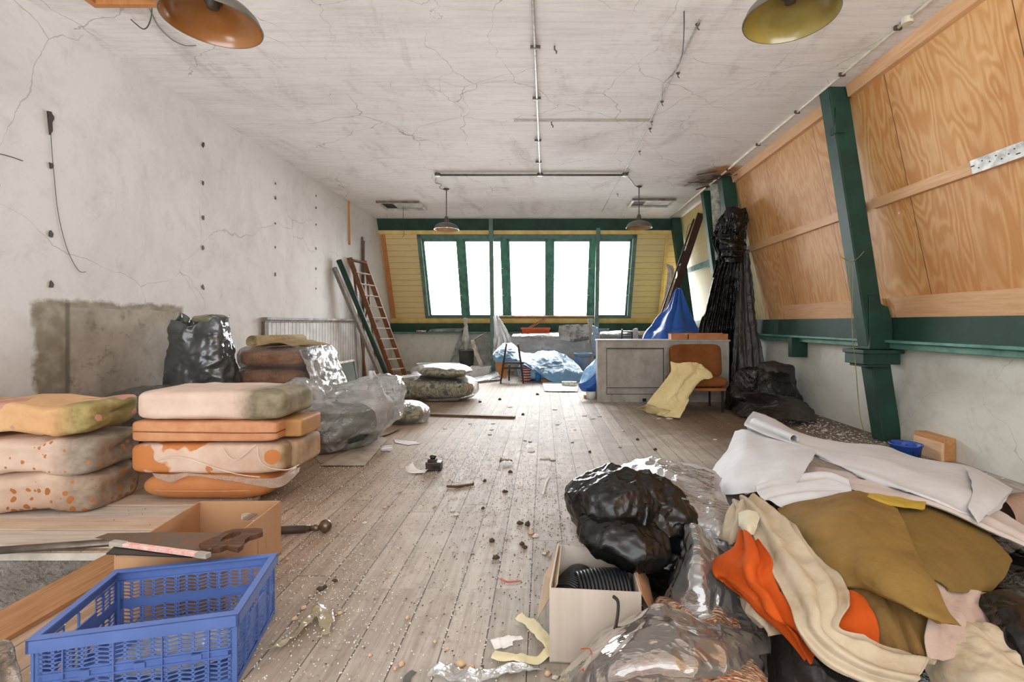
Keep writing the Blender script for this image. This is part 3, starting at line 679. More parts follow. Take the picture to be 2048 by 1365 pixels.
# loose boards at the head of the stair opening
PLK = [wood('dusty_plank', '#d9d0c5', '#b7aa9b', axis=0), wood('warm_dusty_plank', '#d9c5b0', '#b9a189', axis=0)]
for i, (x0, x1, y0, y1, z1, lab) in enumerate([(-3.9, -1.93, 2.66, 2.84, .022, 'dusty loose plank along the stair opening, nearest of the four'), (-3.9, -1.9, 2.85, 3.02, .026, 'second dusty plank from the stair opening, mostly bare'),
        (-3.9, -1.9, 3.03, 3.22, .022, 'third dusty plank from the stair opening, under the round orange cushion'), (-3.9, -1.95, 3.23, 3.42, .028, 'dusty plank furthest from the stair opening, under the cushion stacks')]):
    tag(box('loose_plank', (x0, y0, 0), (x1 - .07 * (i % 2), y1, z1), PLK[i % 2], bevel=.003), lab, 'plank', 'loose planks by the stair opening')
struct(box('trim_stair_edge', (XL, HY - .012, -.045), (HX, HY, -.005), M('dirty_white_edge', '#c9c2b6', '#a79d90')))
tag(MB().box((-2.33, 1.75, .002), (-2.1, 2.62, .02)).build('edge_board', wood('brown_edge_board', '#b98a64', '#94683f', axis=1)), 'brown board edging the side of the stair opening', 'board')
tag(sheet('plastic_sheet', [[fz(-60, 1300, .25), fz(10, 1285, .25), fz(22, 1310, .2)], [fz(-60, 1350, .2), fz(15, 1335, .15), fz(38, 1370, .1)], [fz(-60, 1420, .1), fz(15, 1400, .05), fz(60, 1420, .02)]], film('milky_film', clear=.78, haze='#e8dccf', bump=.4), n=(30, 30), amp=.01, sc=8, seed=2), 'milky clear plastic sheet at the stair opening beside the crate', 'plastic sheet')

# ------------------------------------------------------------------ cushions
def gauze(name, base, base2, under, holes=.1, hsc=9, end=None, endside=1, peel=0.0, extra=None):
    t = NT(name); p = t.obj(); n = t.noise(p, 4.5, 5, .65); n2 = t.noise(p, 40, 3, .6)
    c = t.mix(t.mask(n, .35, .68), hexc(base), hexc(base2))
    w = t.n('ShaderNodeVectorMath', {0: p, 1: t.n('ShaderNodeVectorMath', {0: t.n('ShaderNodeTexNoise', {'Vector': p, 'Scale': 12}).outputs[1], 'Scale': .03}, operation='SCALE').outputs[0]}, operation='ADD').outputs[0]
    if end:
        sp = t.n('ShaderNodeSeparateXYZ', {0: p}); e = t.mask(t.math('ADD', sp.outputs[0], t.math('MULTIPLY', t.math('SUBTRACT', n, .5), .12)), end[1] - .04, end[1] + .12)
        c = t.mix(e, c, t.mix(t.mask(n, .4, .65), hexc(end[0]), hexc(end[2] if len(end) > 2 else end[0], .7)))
    h = t.math('MULTIPLY', n2, .3)
    if holes:
        vo = t.n('ShaderNodeTexVoronoi', {'Vector': w, 'Scale': hsc}); d = vo.outputs[0]; lim = t.math('MULTIPLY', t.mask(t.noise(p, 3.2, 2), .46, .62), holes)
        hm = t.math('LESS_THAN', d, t.math('MULTIPLY', lim, 1.6)); c = t.mix(hm, c, hexc(under)); h = t.math('SUBTRACT', h, hm)
    if peel:
        pm = t.mask(t.noise(w, 2.6, 3, .5), peel, peel - .02); c = t.mix(pm, c, hexc(under)); h = t.math('SUBTRACT', h, pm)
    return t.done(c, .7, t.bump(h, .5, .006), None, .25)
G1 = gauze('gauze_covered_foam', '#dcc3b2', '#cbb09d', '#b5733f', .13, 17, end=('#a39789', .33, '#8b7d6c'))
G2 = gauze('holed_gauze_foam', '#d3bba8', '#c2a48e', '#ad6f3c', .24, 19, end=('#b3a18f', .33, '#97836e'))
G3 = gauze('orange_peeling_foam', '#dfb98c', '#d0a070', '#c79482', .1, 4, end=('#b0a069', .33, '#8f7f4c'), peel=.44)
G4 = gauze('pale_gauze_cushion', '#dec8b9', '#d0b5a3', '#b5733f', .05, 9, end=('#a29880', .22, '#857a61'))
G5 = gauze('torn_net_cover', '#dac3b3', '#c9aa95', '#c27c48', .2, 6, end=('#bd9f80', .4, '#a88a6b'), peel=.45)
ORL = M('orange_vinyl', '#c58552', '#b57544', rough=.38, sc=3, bs=18, bump=.1, spec=.4)
ORL2 = M('scuffed_orange_leather', '#cd966f', '#bf8258', rough=.5, sc=9, bs=35, bump=.3)
def wobble(dip, tw=0.0):
    def f(q, x, y, z): return q + Vector((0, 0, -dip * math.exp(-(x * 1.6) ** 2) * (1 if z > 0 else .4) + .02 * math.sin(x * 5 + tw)))
    return f
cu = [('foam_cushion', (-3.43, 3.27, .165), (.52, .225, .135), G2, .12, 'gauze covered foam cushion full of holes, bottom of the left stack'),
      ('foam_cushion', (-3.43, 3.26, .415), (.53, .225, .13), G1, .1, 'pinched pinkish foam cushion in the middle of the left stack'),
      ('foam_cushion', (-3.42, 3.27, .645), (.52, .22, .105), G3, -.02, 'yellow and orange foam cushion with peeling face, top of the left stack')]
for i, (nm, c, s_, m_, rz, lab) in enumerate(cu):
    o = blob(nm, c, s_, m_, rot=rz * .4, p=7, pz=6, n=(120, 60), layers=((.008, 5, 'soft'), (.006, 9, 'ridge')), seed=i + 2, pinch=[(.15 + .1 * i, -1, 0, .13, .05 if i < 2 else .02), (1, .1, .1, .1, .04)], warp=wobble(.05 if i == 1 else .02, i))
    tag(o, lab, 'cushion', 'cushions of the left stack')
    k = 0
o = thing('round_cushion', 'smooth orange vinyl bolster cushion, bottom of the right stack', 'cushion', (-2.27, 3.46, .03))
blob('body', (-2.30, 3.46, .14), (.45, .225, .118), ORL, o, rot=0, p=7, pz=2.3, n=(110, 50), layers=((.006, 4, 'soft'),), seed=3)
MB().tube(spl([(-2.30 + .452 * math.copysign(abs(math.cos(a)) ** .5, math.cos(a)), 3.46 + .232 * math.copysign(abs(math.sin(a)) ** .5, math.sin(a)) , .12) for a in [k * PI / 12 for k in range(24)]], 96, True), .004, 5).build('piping', ORL2, o)
o = thing('net_wrapped_cushion', 'orange cushion in a torn whitish net cover, second up in the right stack', 'cushion', (-2.3, 3.47, .22))
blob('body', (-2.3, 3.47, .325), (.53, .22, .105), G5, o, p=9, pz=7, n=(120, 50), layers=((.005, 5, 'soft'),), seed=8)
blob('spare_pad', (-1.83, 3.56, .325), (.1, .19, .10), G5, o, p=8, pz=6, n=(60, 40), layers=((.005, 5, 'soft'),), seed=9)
def thread(px): return MB().tube(spl([fy(x, y, 3.235) for x, y in px], 40), .003, 5)
NETW = M('pulled_net_threads', '#e8dccf', '#d6c3b2', rough=.6)
thread([(312, 920), (345, 915), (375, 918), (405, 928), (440, 940), (480, 950), (520, 955)]).build('pulled_seam', NETW, o)
thread([(445, 895), (455, 912), (468, 920), (480, 917), (495, 905), (512, 890)]).build('pulled_seam', NETW, o)
thread([(515, 892), (517, 915), (527, 930), (545, 938), (575, 940), (598, 930)]).build('pulled_seam', NETW, o)
sheet('net_fringe', [[fy(x, y, 3.235 + max(0, x - 560) * .004) for x, y in [(305, 948), (340, 950), (375, 947), (415, 952), (460, 954), (510, 958), (560, 954), (600, 935)]], [fy(x, y, 3.215 + max(0, x - 560) * .004) for x, y in [(312, 957), (345, 965), (375, 953), (405, 956), (450, 962), (510, 971), (560, 974), (598, 945)]]], film('net_gauze', clear=.3, haze='#cdb9a8', gl=.1, rough=.5), o, n=(8, 90), amp=.008, sc=22, seed=5, thick=0)
o = thing('leather_cushion', 'boxy scuffed orange leather cushion with a seam, third up in the right stack', 'cushion', (-2.3, 3.48, .44))
blob('body', (-2.32, 3.46, .512), (.50, .20, .073), ORL2, o, p=14, pz=9, n=(120, 50), layers=((.004, 5, 'soft'),), seed=11)
blob('side_block', (-1.82, 3.52, .512), (.12, .15, .066), M('tan_leather_side', '#b98a56', '#a27443', rough=.6), o, p=14, pz=9, n=(60, 40), layers=((.003, 5, 'soft'),), seed=12)
MB().tube([(-2.82, 3.257, .515), (-2.5, 3.256, .510), (-2.1, 3.256, .505), (-1.82, 3.26, .505), (-1.815, 3.45, .505)], .004, 5).build('seam', M('dark_orange_seam', '#8f5427'), o)
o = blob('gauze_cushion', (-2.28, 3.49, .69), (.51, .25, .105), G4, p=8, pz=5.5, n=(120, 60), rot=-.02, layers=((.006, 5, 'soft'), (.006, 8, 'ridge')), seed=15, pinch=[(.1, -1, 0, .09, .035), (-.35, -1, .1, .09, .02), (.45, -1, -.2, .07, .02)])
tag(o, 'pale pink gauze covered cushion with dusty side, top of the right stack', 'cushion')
sheet('gauze_fold', [[fy(x, y, 3.225) for x, y in [(266, 828), (300, 822), (340, 812), (375, 806)]], [fy(x, y, 3.205) for x, y in [(280, 826), (310, 817), (345, 808), (365, 800)]], [fy(x, y, 3.225) for x, y in [(300, 818), (320, 810), (345, 803), (358, 799)]]], NETW, o, n=(10, 30), amp=.003, sc=14, seed=6) if False else None

# ------------------------------------------------------------------ plastic-wrapped things behind the stacks
CLR = film('clear_wrap', clear=.97, wr=30, bump=1.0, dist=.03, rim=.12, patch=.1)
MILK = film('milky_bag', clear=.6, haze='#f6f4f2', wr=14, bump=.6, dist=.03)
gm = M('grey_foil', '#6b6e70', '#4e5254', rough=.2, metal=.4, sc=3, bs=6, bump=.35, dist=.03, spec=.8)
o = thing('grey_plastic_sack', 'tall shiny grey plastic sack leaning on the wall by the cement patch', 'sack', (-3.5, 4.95, 0))
P = []
for j in range(121):
    t = j / 120; row = []
    for i in range(97):
        a = 2 * PI * i / 96; ca, sa = math.cos(a), math.sin(a); q = (abs(ca) ** 3.4 + abs(sa) ** 3.4) ** (-1 / 3.4)
        tt = min(1, t / .92); zt = 1.29 + .045 * math.sin(a * 2 + 2.2) + .03 * math.sin(5 * a); w = .255 + .02 * math.sin(tt * 4) - .02 * tt; d = .17 - .09 * max(0, tt - .75) * 2
        z = tt * zt if t <= .92 else zt - (t - .92) * 1.6; kk = 1 if t <= .92 else 1 - (t - .92) * 2
        row.append(Vector((-3.5 - .03 * tt + ca * q * w * kk, 4.95 + sa * q * d * kk, z + .004)))
    P.append(row)
C_ = Vector((-3.52, 4.95, 0)); Q = []
for row in P:
    r_ = []
    for p in row:
        n = Vector((p.x - C_.x, p.y - C_.y, 0)).normalized(); h = crumple(Vector((p.x, p.y, p.z * .45)), .045, 6, 21, 'ridge') + crumple(p, .03, 7, 22, 'crumple')
        r_.append(p + n * h * min(1, p.z * 3 + .2))
    Q.append(r_)
for r_ in Q: r_[-1] = r_[0].copy()
MB().grid(Q).build('sack', gm, o, smooth=True, fix=False)
blob('folded_top', (-3.42, 4.92, 1.29), (.13, .1, .035), M('yellowish_grey_foil', '#8e8c6e', '#6c6c58', rough=.25, metal=.3), o, p=4, pz=3, n=(50, 24), layers=((.02, 8, 'crumple'),), seed=22)
BRN = M('brown_leather', '#d08d5a', '#b67544', rough=.35, sc=4, bs=12, bump=.4)
for i, (z, lab, sd) in enumerate([(.255, 'white wrapped bundle under the brown cushions by the wall', 1), (.66, 'lower brown cushion in crinkled clear wrap beside the grey sack', 2), (.875, 'upper brown cushion in crinkled clear wrap under the rolled mat', 3)]):
    o = thing('wrapped_cushion', lab, 'cushion', (-2.97, 5.45, z - .1), 'wrapped cushions beside the grey sack'); hz = .25 if i == 0 else .105
    if i: blob('cushion', (-2.99 + .03 * i, 5.43, z), (.36, .33, hz), BRN, o, p=6, pz=4, n=(80, 44), layers=((.01, 5, 'soft'),), seed=sd)
    else: blob('cushion', (-2.97, 5.43, z), (.34, .33, hz), M('white_ticking', '#d5d2cc', '#b9b5ae'), o, p=6, pz=4, n=(60, 44), layers=((.02, 5, 'soft'),), seed=sd)
    blob('wrap', (-2.96 + .03 * i, 5.45, z), (.395, .37, hz + .018), CLR if i else MILK, o, p=6, pz=4, n=(110, 60), layers=((.018, 9, 'crumple'), (.008, 22, 'crumple')), seed=sd + 30)
o = sheet('loose_wrap', [[(-2.62, 5.08, .95), (-2.56, 5.3, .99), (-2.56, 5.75, .98)], [(-2.52, 5.08, .7), (-2.47, 5.35, .72), (-2.47, 5.8, .7)], [(-2.5, 5.05, .35), (-2.42, 5.35, .4), (-2.4, 5.85, .4)]], MILK, n=(50, 50), amp=.05, sc=6, seed=9)
tag(o, 'milky plastic hanging down the side of the brown wrapped cushions', 'plastic sheet')
o = thing('rolled_mat', 'rolled tan mat lying on top of the brown wrapped cushions', 'mat', (-2.95, 5.3, .99))
TAN = M('tan_mat', '#b09c74', '#8f7c56', rough=.8, sc=8)
path = []
for k in range(40):
    a = k * .42; r = .018 + .0022 * k * .6; path.append((a, r))
V = MB(); A = [Vector((-3.10 + math.cos(a) * r, 5.1, 1.055 + math.sin(a) * r)) for a, r in path]; dv = Vector((.25, .55, 0)); V.grid([A, [p + dv * .5 for p in A], [p + dv for p in A]]); V.build('roll', TAN, o, smooth=True, solid=.006, fix=False)
sheet('flat_end', [[(-3.05, 5.12, 1.01), (-2.85, 5.12, 1.04), (-2.7, 5.14, 1.0)], [(-3.0, 5.35, 1.04), (-2.8, 5.3, 1.06), (-2.55, 5.3, 1.01)], [(-2.9, 5.6, 1.02), (-2.7, 5.55, 1.05), (-2.45, 5.5, 1.0)]], TAN, o, n=(24, 24), amp=.01, sc=6, seed=3, thick=.006)
CLOTHG = M('dark_clothing', '#2e3a3e', '#46503f', rough=.8, sc=9, lo=.45, hi=.55)
o = thing('clear_rubbish_bag', 'big clear bag of dark clothing slumped on cardboard beside the cushion stack', 'bag', (-2.1, 4.9, 0))
blob('contents', (-2.14, 4.80, .24), (.40, .28, .2), CLOTHG, o, rot=.5, p=2.6, n=(60, 40), layers=((.05, 5, 'crumple'),), seed=41, flat=.04)
blob('contents', (-1.95, 5.1, .3), (.3, .25, .2), M('pale_packing', '#a9b0ae', '#d8d8d4', sc=6), o, rot=.5, p=2.6, n=(50, 34), layers=((.05, 5, 'crumple'),), seed=42, flat=.04)
def bagwarp(q, x, y, z): return q + Vector((.05 * max(0, z), .0, .12 * max(0, x) + .05 * x))
blob('bag', (-2.05, 4.93, .29), (.56, .38, .28), film('thin_bag', clear=.84, wr=9, bump=.8, dist=.03, rim=.4, patch=.5, gl=1.1), o, rot=.55, p=2.5, n=(130, 80), layers=((.05, 4, 'ridge', (.45, 1, 1)), (.03, 9, 'ridge', (.3, 1, 1)), (.015, 14, 'crumple')), seed=43, flat=.012, warp=bagwarp)
MB().grid([[Vector((-1.76 + .10 * (1 - .75 * t) * math.cos(a) * (1 + .3 * math.sin(3 * a)) - .06 * t, 5.05 + .10 * (1 - .7 * t) * math.sin(a), .42 + .33 * t)) for a in [2 * PI * k / 24 for k in range(25)]] for t in [i / 10 for i in range(11)]]).build('gathered_neck', MILK, o, smooth=True, fix=False)
o = thing('white_refuse_bag', 'lumpy whitish plastic bag squeezed between cushions and the dark clothing bag', 'bag', (-2.5, 5.2, 0))
blob('contents', (-2.43, 4.78, .27), (.22, .2, .27), M('bluish_contents', '#8fa0b5', '#d9dadb', sc=5), o, p=2.6, n=(50, 40), layers=((.05, 5, 'crumple'),), seed=45, flat=.02)
blob('bag', (-2.42, 4.80, .32), (.31, .28, .33), MILK, o, p=2.5, n=(100, 70), layers=((.04, 5, 'ridge'), (.03, 9, 'ridge', (1, 1, .35))), seed=46, flat=.012)
def camo():
    t = NT('flowered_camo_fabric'); p = t.obj(); n = t.noise(p, 7, 3, .5, .4); c = t.ramp(n, [(.0, hexc('#aaa178')), (.42, hexc('#b9b088')), (.47, hexc('#6f6d4a')), (.56, hexc('#cfc7a2')), (.62, hexc('#8a8058')), (.75, hexc('#5b5a40'))])
    v = t.n('ShaderNodeTexVoronoi', {'Vector': p, 'Scale': 5.5}).outputs[0]; n2 = t.noise(p, 22, 2); c = t.mix(t.math('LESS_THAN', t.math('ADD', v, t.math('MULTIPLY', n2, .25)), .34), c, hexc('#3f5560'))
    return t.done(c, .8)
CAMO = camo()
CLR2 = film('soft_clear_wrap', clear=.97, wr=18, bump=.9, dist=.03, rim=.15, patch=.12)
o = thing('mattress_roll', 'long flower patterned mattress roll wrapped in clear plastic on the floor', 'mattress', (-1.9, 7.9, 0))
blob('mattress', (-1.88, 7.88, .19), (.73, .3, .165), CAMO, o, p=4, pz=3, n=(90, 44), layers=((.02, 4, 'soft'),), seed=51, flat=.02)
blob('wrap', (-1.87, 7.88, .195), (.77, .34, .185), CLR2, o, p=4, pz=3, n=(120, 60), layers=((.022, 7, 'crumple'), (.01, 18, 'crumple')), seed=52, flat=.006)
o = thing('wrapped_pillow', 'flower patterned pillow in clear plastic lying on the long mattress roll', 'pillow', (-1.65, 7.85, .37))
blob('pillow', (-1.62, 7.8, .46), (.40, .26, .075), CAMO, o, rot=-.15, p=3, pz=2.2, n=(70, 34), layers=((.01, 4, 'soft'),), seed=53)
blob('wrap', (-1.66, 7.82, .475), (.47, .30, .095), CLR2, o, rot=-.15, p=3, pz=2.2, n=(90, 40), layers=((.025, 7, 'crumple'),), seed=54)
o = thing('small_clear_bag', 'small clear bag with patterned cloth inside lying by the timber lath', 'bag', fz(800, 850, 0))
c0 = fz(803, 848, 0); blob('contents', c0 + Vector((0, .12, .1)), (.22, .16, .08), CAMO, o, p=2.5, n=(40, 24), seed=55, layers=((.03, 6, 'crumple'),), flat=.01)
blob('bag', c0 + Vector((0, .12, .11)), (.29, .22, .12), CLR2, o, p=2.5, n=(80, 40), seed=56, layers=((.04, 6, 'crumple'),), flat=.004)
o = thing('debris_bag', 'clear bag of odds and ends lying behind the left cushion stack at the wall', 'bag', (-3.55, 4.35, 0))
blob('contents', (-3.55, 4.35, .3), (.3, .3, .3), M('mixed_rubbish', '#8c8a74', '#5b4a3c', sc=14, lo=.45, hi=.55), o, p=3, n=(40, 30), seed=57, layers=((.05, 6, 'crumple'),), flat=.01)
blob('bag', (-3.55, 4.35, .32), (.37, .36, .33), CLR, o, p=3, n=(80, 50), seed=58, layers=((.04, 6, 'crumple'),), flat=.004)
# cardboard under the bags
CARDG = M('grey_flattened_cardboard', '#a3917d', '#877563', rough=.8, sc=5)
for i, (q, lab) in enumerate([([(620, 905), (700, 880), (765, 868), (735, 918), (640, 928)], 'flattened cardboard sheet under the bag of dark clothing'), ([(640, 932), (730, 932), (775, 880), (760, 872), (690, 905)], 'grey flattened cardboard piece sticking out in front of the clothing bag'),
        ([(700, 893), (780, 868), (800, 858), (765, 857), (690, 880)], 'torn cardboard strip between the clothing bag and the small clear bag')]):
    tag(MB().prism([fz(x, y, .004 + .006 * i) for x, y in q], (0, 0, .004)).build('cardboard_sheet', CARDG if i % 2 == 0 else M('pale_cardboard', '#b7ab9b', '#988a78')), lab, 'cardboard', 'cardboard under the bags')

# ------------------------------------------------------------------ along the left wall
GRY = M('grey_white_panel', '#cfcdca', '#a9a6a2', rough=.6, sc=3)
o = thing('beadboard_panel', 'grey tongue-and-groove wainscot panel with a top rail against the left wall', 'panel', (-3.9, 8.9, 0))
mb = MB(); y = 6.82
while y < 11.3: mb.box((XL + .012, y, .02), (XL + .035, y + .098, 1.3)); y += .112
mb.build('slats', GRY, o); box('backing', (XL + .002, 6.8, .02), (XL + .014, 11.3, 1.3), M('dark_groove', '#4f4b47'), o)
MB().box((XL + .004, 6.72, 1.295), (XL + .09, 11.3, 1.335)).box((XL + .004, 6.72, 1.27), (XL + .06, 11.3, 1.3)).build('top_rail', M('dirty_grey_rail', '#a5a19d', '#6b6661', sc=5), o, bevel=.006)
box('end_stile', (XL + .004, 6.72, 0), (XL + .05, 6.82, 1.28), M('worn_brown_stile', '#7a6f66', '#4a3b30', sc=9), o, bevel=.004)
o = thing('glazed_sash', 'old glazed window sash with green bottom rail leaning at the left wall', 'window sash', (-3.7, 8.4, 0))
def lean(y, z): return Vector((-3.66 + .0 - .16 * z, y, z + .004))
def lb(a, b, w, m_, nm='rail'): return MB().bar(a, b, .03, w, up=(-.16, 0, 1)).build(nm, m_, o)
WHT = M('dirty_white_paint', '#d9d7d0', '#b5b1a8', sc=8)
for (a, b, w, m_) in [((7.3, .04), (9.45, .04), .08, GREENL), ((7.3, .52), (9.45, .52), .04, WHT), ((7.3, .09), (9.45, .09), .02, WHT)]: lb(lean(*a), lean(*b), w, m_)
MB().bar(lean(9.43, 0), lean(9.43, .54), .05, .03, up=(1, 0, 0)).build('stile', GREY_GREEN, o); MB().bar(lean(7.32, 0), lean(7.32, .54), .05, .03, up=(1, 0, 0)).build('stile', GREY_GREEN, o)
MB().prism([lean(7.33, .08), lean(9.42, .08), lean(9.42, .5), lean(7.33, .5)], (.004, 0, 0)).build('pane', film('murky_glass', tint='#c5d0cb', clear=.62, haze='#aab5b0', wr=2, bump=.03, gl=.7, rough=.05), o)
BRL = wood('old_brown_ladder_wood', '#8a5f42', '#5e3d29', axis=2)
o = thing('step_ladder', 'brown wooden step ladder with pale treads leaning on the left wall', 'ladder', (-3.4, 10.6, 0))
A0, A1, B0, B1 = Vector((-3.36, 10.72, 0)), Vector((-3.91, 9.65, 2.57)), Vector((-3.19, 11.08, 0)), Vector((-3.76, 10.02, 2.55))
MB().bar(A0, A1, .03, .1, up=(1, 0, .2)).build('rail', BRL, o); MB().bar(B0, B1, .03, .1, up=(1, 0, .2)).build('rail', BRL, o)
PT = M('worn_pale_tread', '#d7cfc4', '#a8937c', sc=9)
for k in range(1, 11):
    t = k / 11.2; MB().bar(A0.lerp(A1, t), B0.lerp(B1, t), .1, .022).build('tread', PT, o)
MB().bar(A0.lerp(A1, .985), B0.lerp(B1, .985), .14, .03).build('top_cap', BRL, o)
C0, C1, D0, D1 = Vector((-3.83, 10.35, 0)), A1.lerp(A0, .04) + Vector((0, .06, 0)), Vector((-3.72, 10.72, 0)), B1.lerp(B0, .04)
MB().bar(C0, C1, .03, .04).build('rear_leg', BRL, o); MB().bar(D0, D1, .03, .04).build('rear_leg', BRL, o)
MB().bar(C0.lerp(C1, .35), D0.lerp(D1, .75), .02, .03).build('brace', BRL, o); MB().bar(C0.lerp(C1, .4), D0.lerp(D1, .4), .02, .06).build('brace', M('pale_strap', '#c9b49a'), o)
tag(MB().tube([Vector((-3.36, 10.42, .0)), Vector((-3.87, 9.05, 2.44))], .05, 14).build('green_pipe', GREEN, smooth=True), 'dark green round pole leaning on the left wall before the ladder', 'pole')
tag(MB().bar(Vector((-3.43, 10.2, 0.03)), Vector((-3.89, 8.9, 2.28)), .07, .07).build('weathered_post', wood('weathered_grey_wood', '#97918a', '#5f5850', axis=2)), 'weathered grey timber post leaning beside the green pole', 'post')
for (px, py, lab) in [(711, 474, 'taller thin stick standing behind the step ladder head'), (728, 482, 'shorter thin stick standing behind the step ladder head')]:
    a = fy(px, py, 10.4); a.x = max(a.x, XL + .025); tag(MB().bar((a.x, a.y, 0), a, .03, .03).build('thin_stick', wood('grey_brown_stick', '#7a6c60', '#544840', axis=2)), lab, 'stick')
tag(MB().bar(fz(841, 829, .015), fz(1030, 835, .015), .07, .03).build('timber_lath', wood('rough_dark_lath', '#7b6248', '#40301f', axis=0)), 'rough dark timber lath lying across the floorboards', 'timber')
# ================================================================== FAR END OF THE ROOM
def q4(x, y): return (940 + x / 3.657, 560 + y / 3.657)
def q3(x, y): return (500 + x / 2.843, 370 + y / 2.843)
def q5(x, y): return (1180 + x / 2.527, 340 + y / 2.527)
DKW = wood('dark_chair_wood', '#4d3a30', '#33261f', axis=2)
GMET = M('dull_grey_metal', '#9a9a96', '#5f605d', metal=.35, rough=.5, sc=7)
o = thing('tall_bin', 'tall dark grey round bin standing below the far window', 'bin', fz(933, 748))
c0 = fz(933, 748); MB().lathe([(0.0001, .005), (.165, .005), (.165, .02), (.185, .56), (.195, .57), (.195, .60), (.18, .60), (.178, .56), (.155, .03), (.0001, .03)], c0, 32).build('body', M('charcoal_plastic', '#454747', '#383a3a'), o, smooth=True)
MB().lathe([(.188, .57), (.2, .575), (.2, .6), (.188, .605)], c0, 32).build('rim', M('grey_rim', '#6a6c6b'), o, smooth=True)
o = thing('white_basin', 'long shallow white basin on the floor behind the patterned mattress roll', 'basin', fz(877, 751))
c0 = fz(877, 751); V = []
for (k, z) in [(.0001, .06), (.8, .06), (.86, .09), (.97, .27), (1.0, .29), (1.03, .29), (1.02, .27), (.92, .1), (.82, .0), (.0001, 0)]:
    V.append([c0 + Vector((.5 * k * math.copysign(abs(math.cos(a)) ** .6, math.cos(a)), .26 * k * math.copysign(abs(math.sin(a)) ** .6, math.sin(a)), z)) for a in [2 * PI * i / 40 for i in range(41)]])
MB().grid(V).build('bowl', M('white_enamel', '#e8e8e4', '#d2d0ca', rough=.3), o, smooth=True)
def plank(name, a, b, w, t, mat, lab, cat='board', up=(0, 1, 0)): return tag(MB().bar(a, b, w, t, up=up).build(name, mat, bevel=.003), lab, cat)
plank('leaning_strip', fy(899, 738, 12.1), fy(925, 671, 12.34), .11, .03, GMET, 'grey metal faced strip leaning below the far window ledge beside the dark bin', 'strip')
tag(MB().prism([Vector((x, 12.2, z)) for x, z in [(-2.95, 1.035), (-2.1, 1.035), (-2.05, 1.11), (-2.9, 1.09)]], (0, .12, .02)).build('metal_sheet', GMET), 'grey metal sheet lying along the far ledge left of the bin', 'sheet')
tag(box('red_white_packet', fy(833, 664, 12.25), fy(851, 661, 12.25) + Vector((0, .07, .0)), M('red_white_print', '#c94f52', '#e8dcd8', sc=30, lo=.48, hi=.52)), 'small red and white packet on the far ledge', 'packet')
RAGW = M('dirty_white_rag', '#d4d0c8', '#aaa59b', rough=.9, sc=9)
tag(sheet('hanging_rag', [[fy(925, 637, 12.15), fy(930, 636, 12.08), fy(936, 637, 12.15)], [fy(928, 655, 12.15), fy(932, 655, 12.1), fy(935, 655, 12.15)], [fy(925, 680, 12.1), fy(931, 681, 12.0), fy(938, 680, 12.1)], [fy(927, 701, 12.08), fy(932, 703, 12.02), fy(937, 700, 12.1)]], RAGW, n=(50, 24), amp=.015, sc=9, seed=2, folds=('v', 3, .012)), 'grey-white rag hanging from the window sill above the dark bin', 'rag')
o = tag(sheet('corrugated_sheet', [[fy(947, 680, 11.4), fy(972, 664, 11.5)], [fy(950, 700, 11.35), fy(982, 690, 11.42)], [fy(966, 733, 11.25), fy(986, 716, 11.35)]], M('grey_fibre_cement', '#8f8f8a', '#6d6c67', sc=6), n=(60, 30), amp=.004, sc=9, seed=3, folds=('u', 7, .012), thick=.01), 'grey corrugated sheet leaning against the slim post above the white crate', 'sheet')
tag(sheet('torn_batt', [[fy(943, 682, 11.3), fy(948, 680, 11.28)], [fy(950, 708, 11.25), fy(957, 706, 11.22)], [fy(962, 735, 11.18), fy(969, 733, 11.15)]], RAGW, n=(40, 12), amp=.02, sc=12, seed=5, thick=.03), 'torn whitish strip of padding along the edge of the corrugated sheet', 'padding')
WPL = M('white_crate_plastic', '#e4e4e0', '#cfcfca', rough=.4)
o = thing('white_crate', 'white plastic crate with hand slot below the corrugated sheet', 'crate', fz(960, 756)); c0 = fz(960, 756)
x0, x1, y0, y1 = c0.x - .225, c0.x + .225, c0.y, c0.y + .32
box('crate_base', (x0 + .01, y0 + .01, .0), (x1 - .01, y1 - .01, .012), WPL, o)
for (a, b) in (((x0, y0), (x1, y0)), ((x1, y0), (x1, y1)), ((x1, y1), (x0, y1)), ((x0, y1), (x0, y0))):
    wall_with_hole(Vector((*a, 0)), Vector((*b, 0)), .24, [(.36, .64, .16, .2)], .008, 'crate_wall', WPL, 0, o)
MB().box((x0 - .012, y0 - .012, .215), (x1 + .012, y0 + .004, .245)).box((x0 - .012, y1 - .004, .215), (x1 + .012, y1 + .012, .245)).box((x0 - .012, y0, .215), (x0 + .004, y1, .245)).box((x1 - .004, y0, .215), (x1 + .012, y1, .245)).build('rim', WPL, o)
tag(sheet('floor_film', [[fz(935, 764, .01), fz(960, 765, .02), fz(1000, 762, .01)], [fz(960, 754, .02), fz(985, 755, .08), fz(1004, 754, .02)], [fz(978, 747, .02), fz(992, 745, .1), fz(1010, 747, .02)]], MILK, n=(30, 40), amp=.04, sc=9, seed=6, zmin=.004), 'crinkled clear film lying on the floor round the white crate', 'plastic film')
tag(sheet('plastic_drape', [[fy(986, 632, 11.2), fy(991, 632, 11.15), fy(996, 634, 11.2)], [fy(987, 655, 11.2), fy(999, 652, 11.1), fy(1010, 655, 11.2)], [fy(988, 685, 11.2), fy(1005, 683, 11.05), fy(1023, 680, 11.2)], [fy(987, 712, 11.1), fy(1000, 705, 11.0), fy(1026, 692, 11.1)]], MILK, n=(50, 50), amp=.02, sc=8, seed=7, folds=('v', 5, .03)), 'milky clear plastic hanging in a triangle from the slim window post', 'plastic sheet')
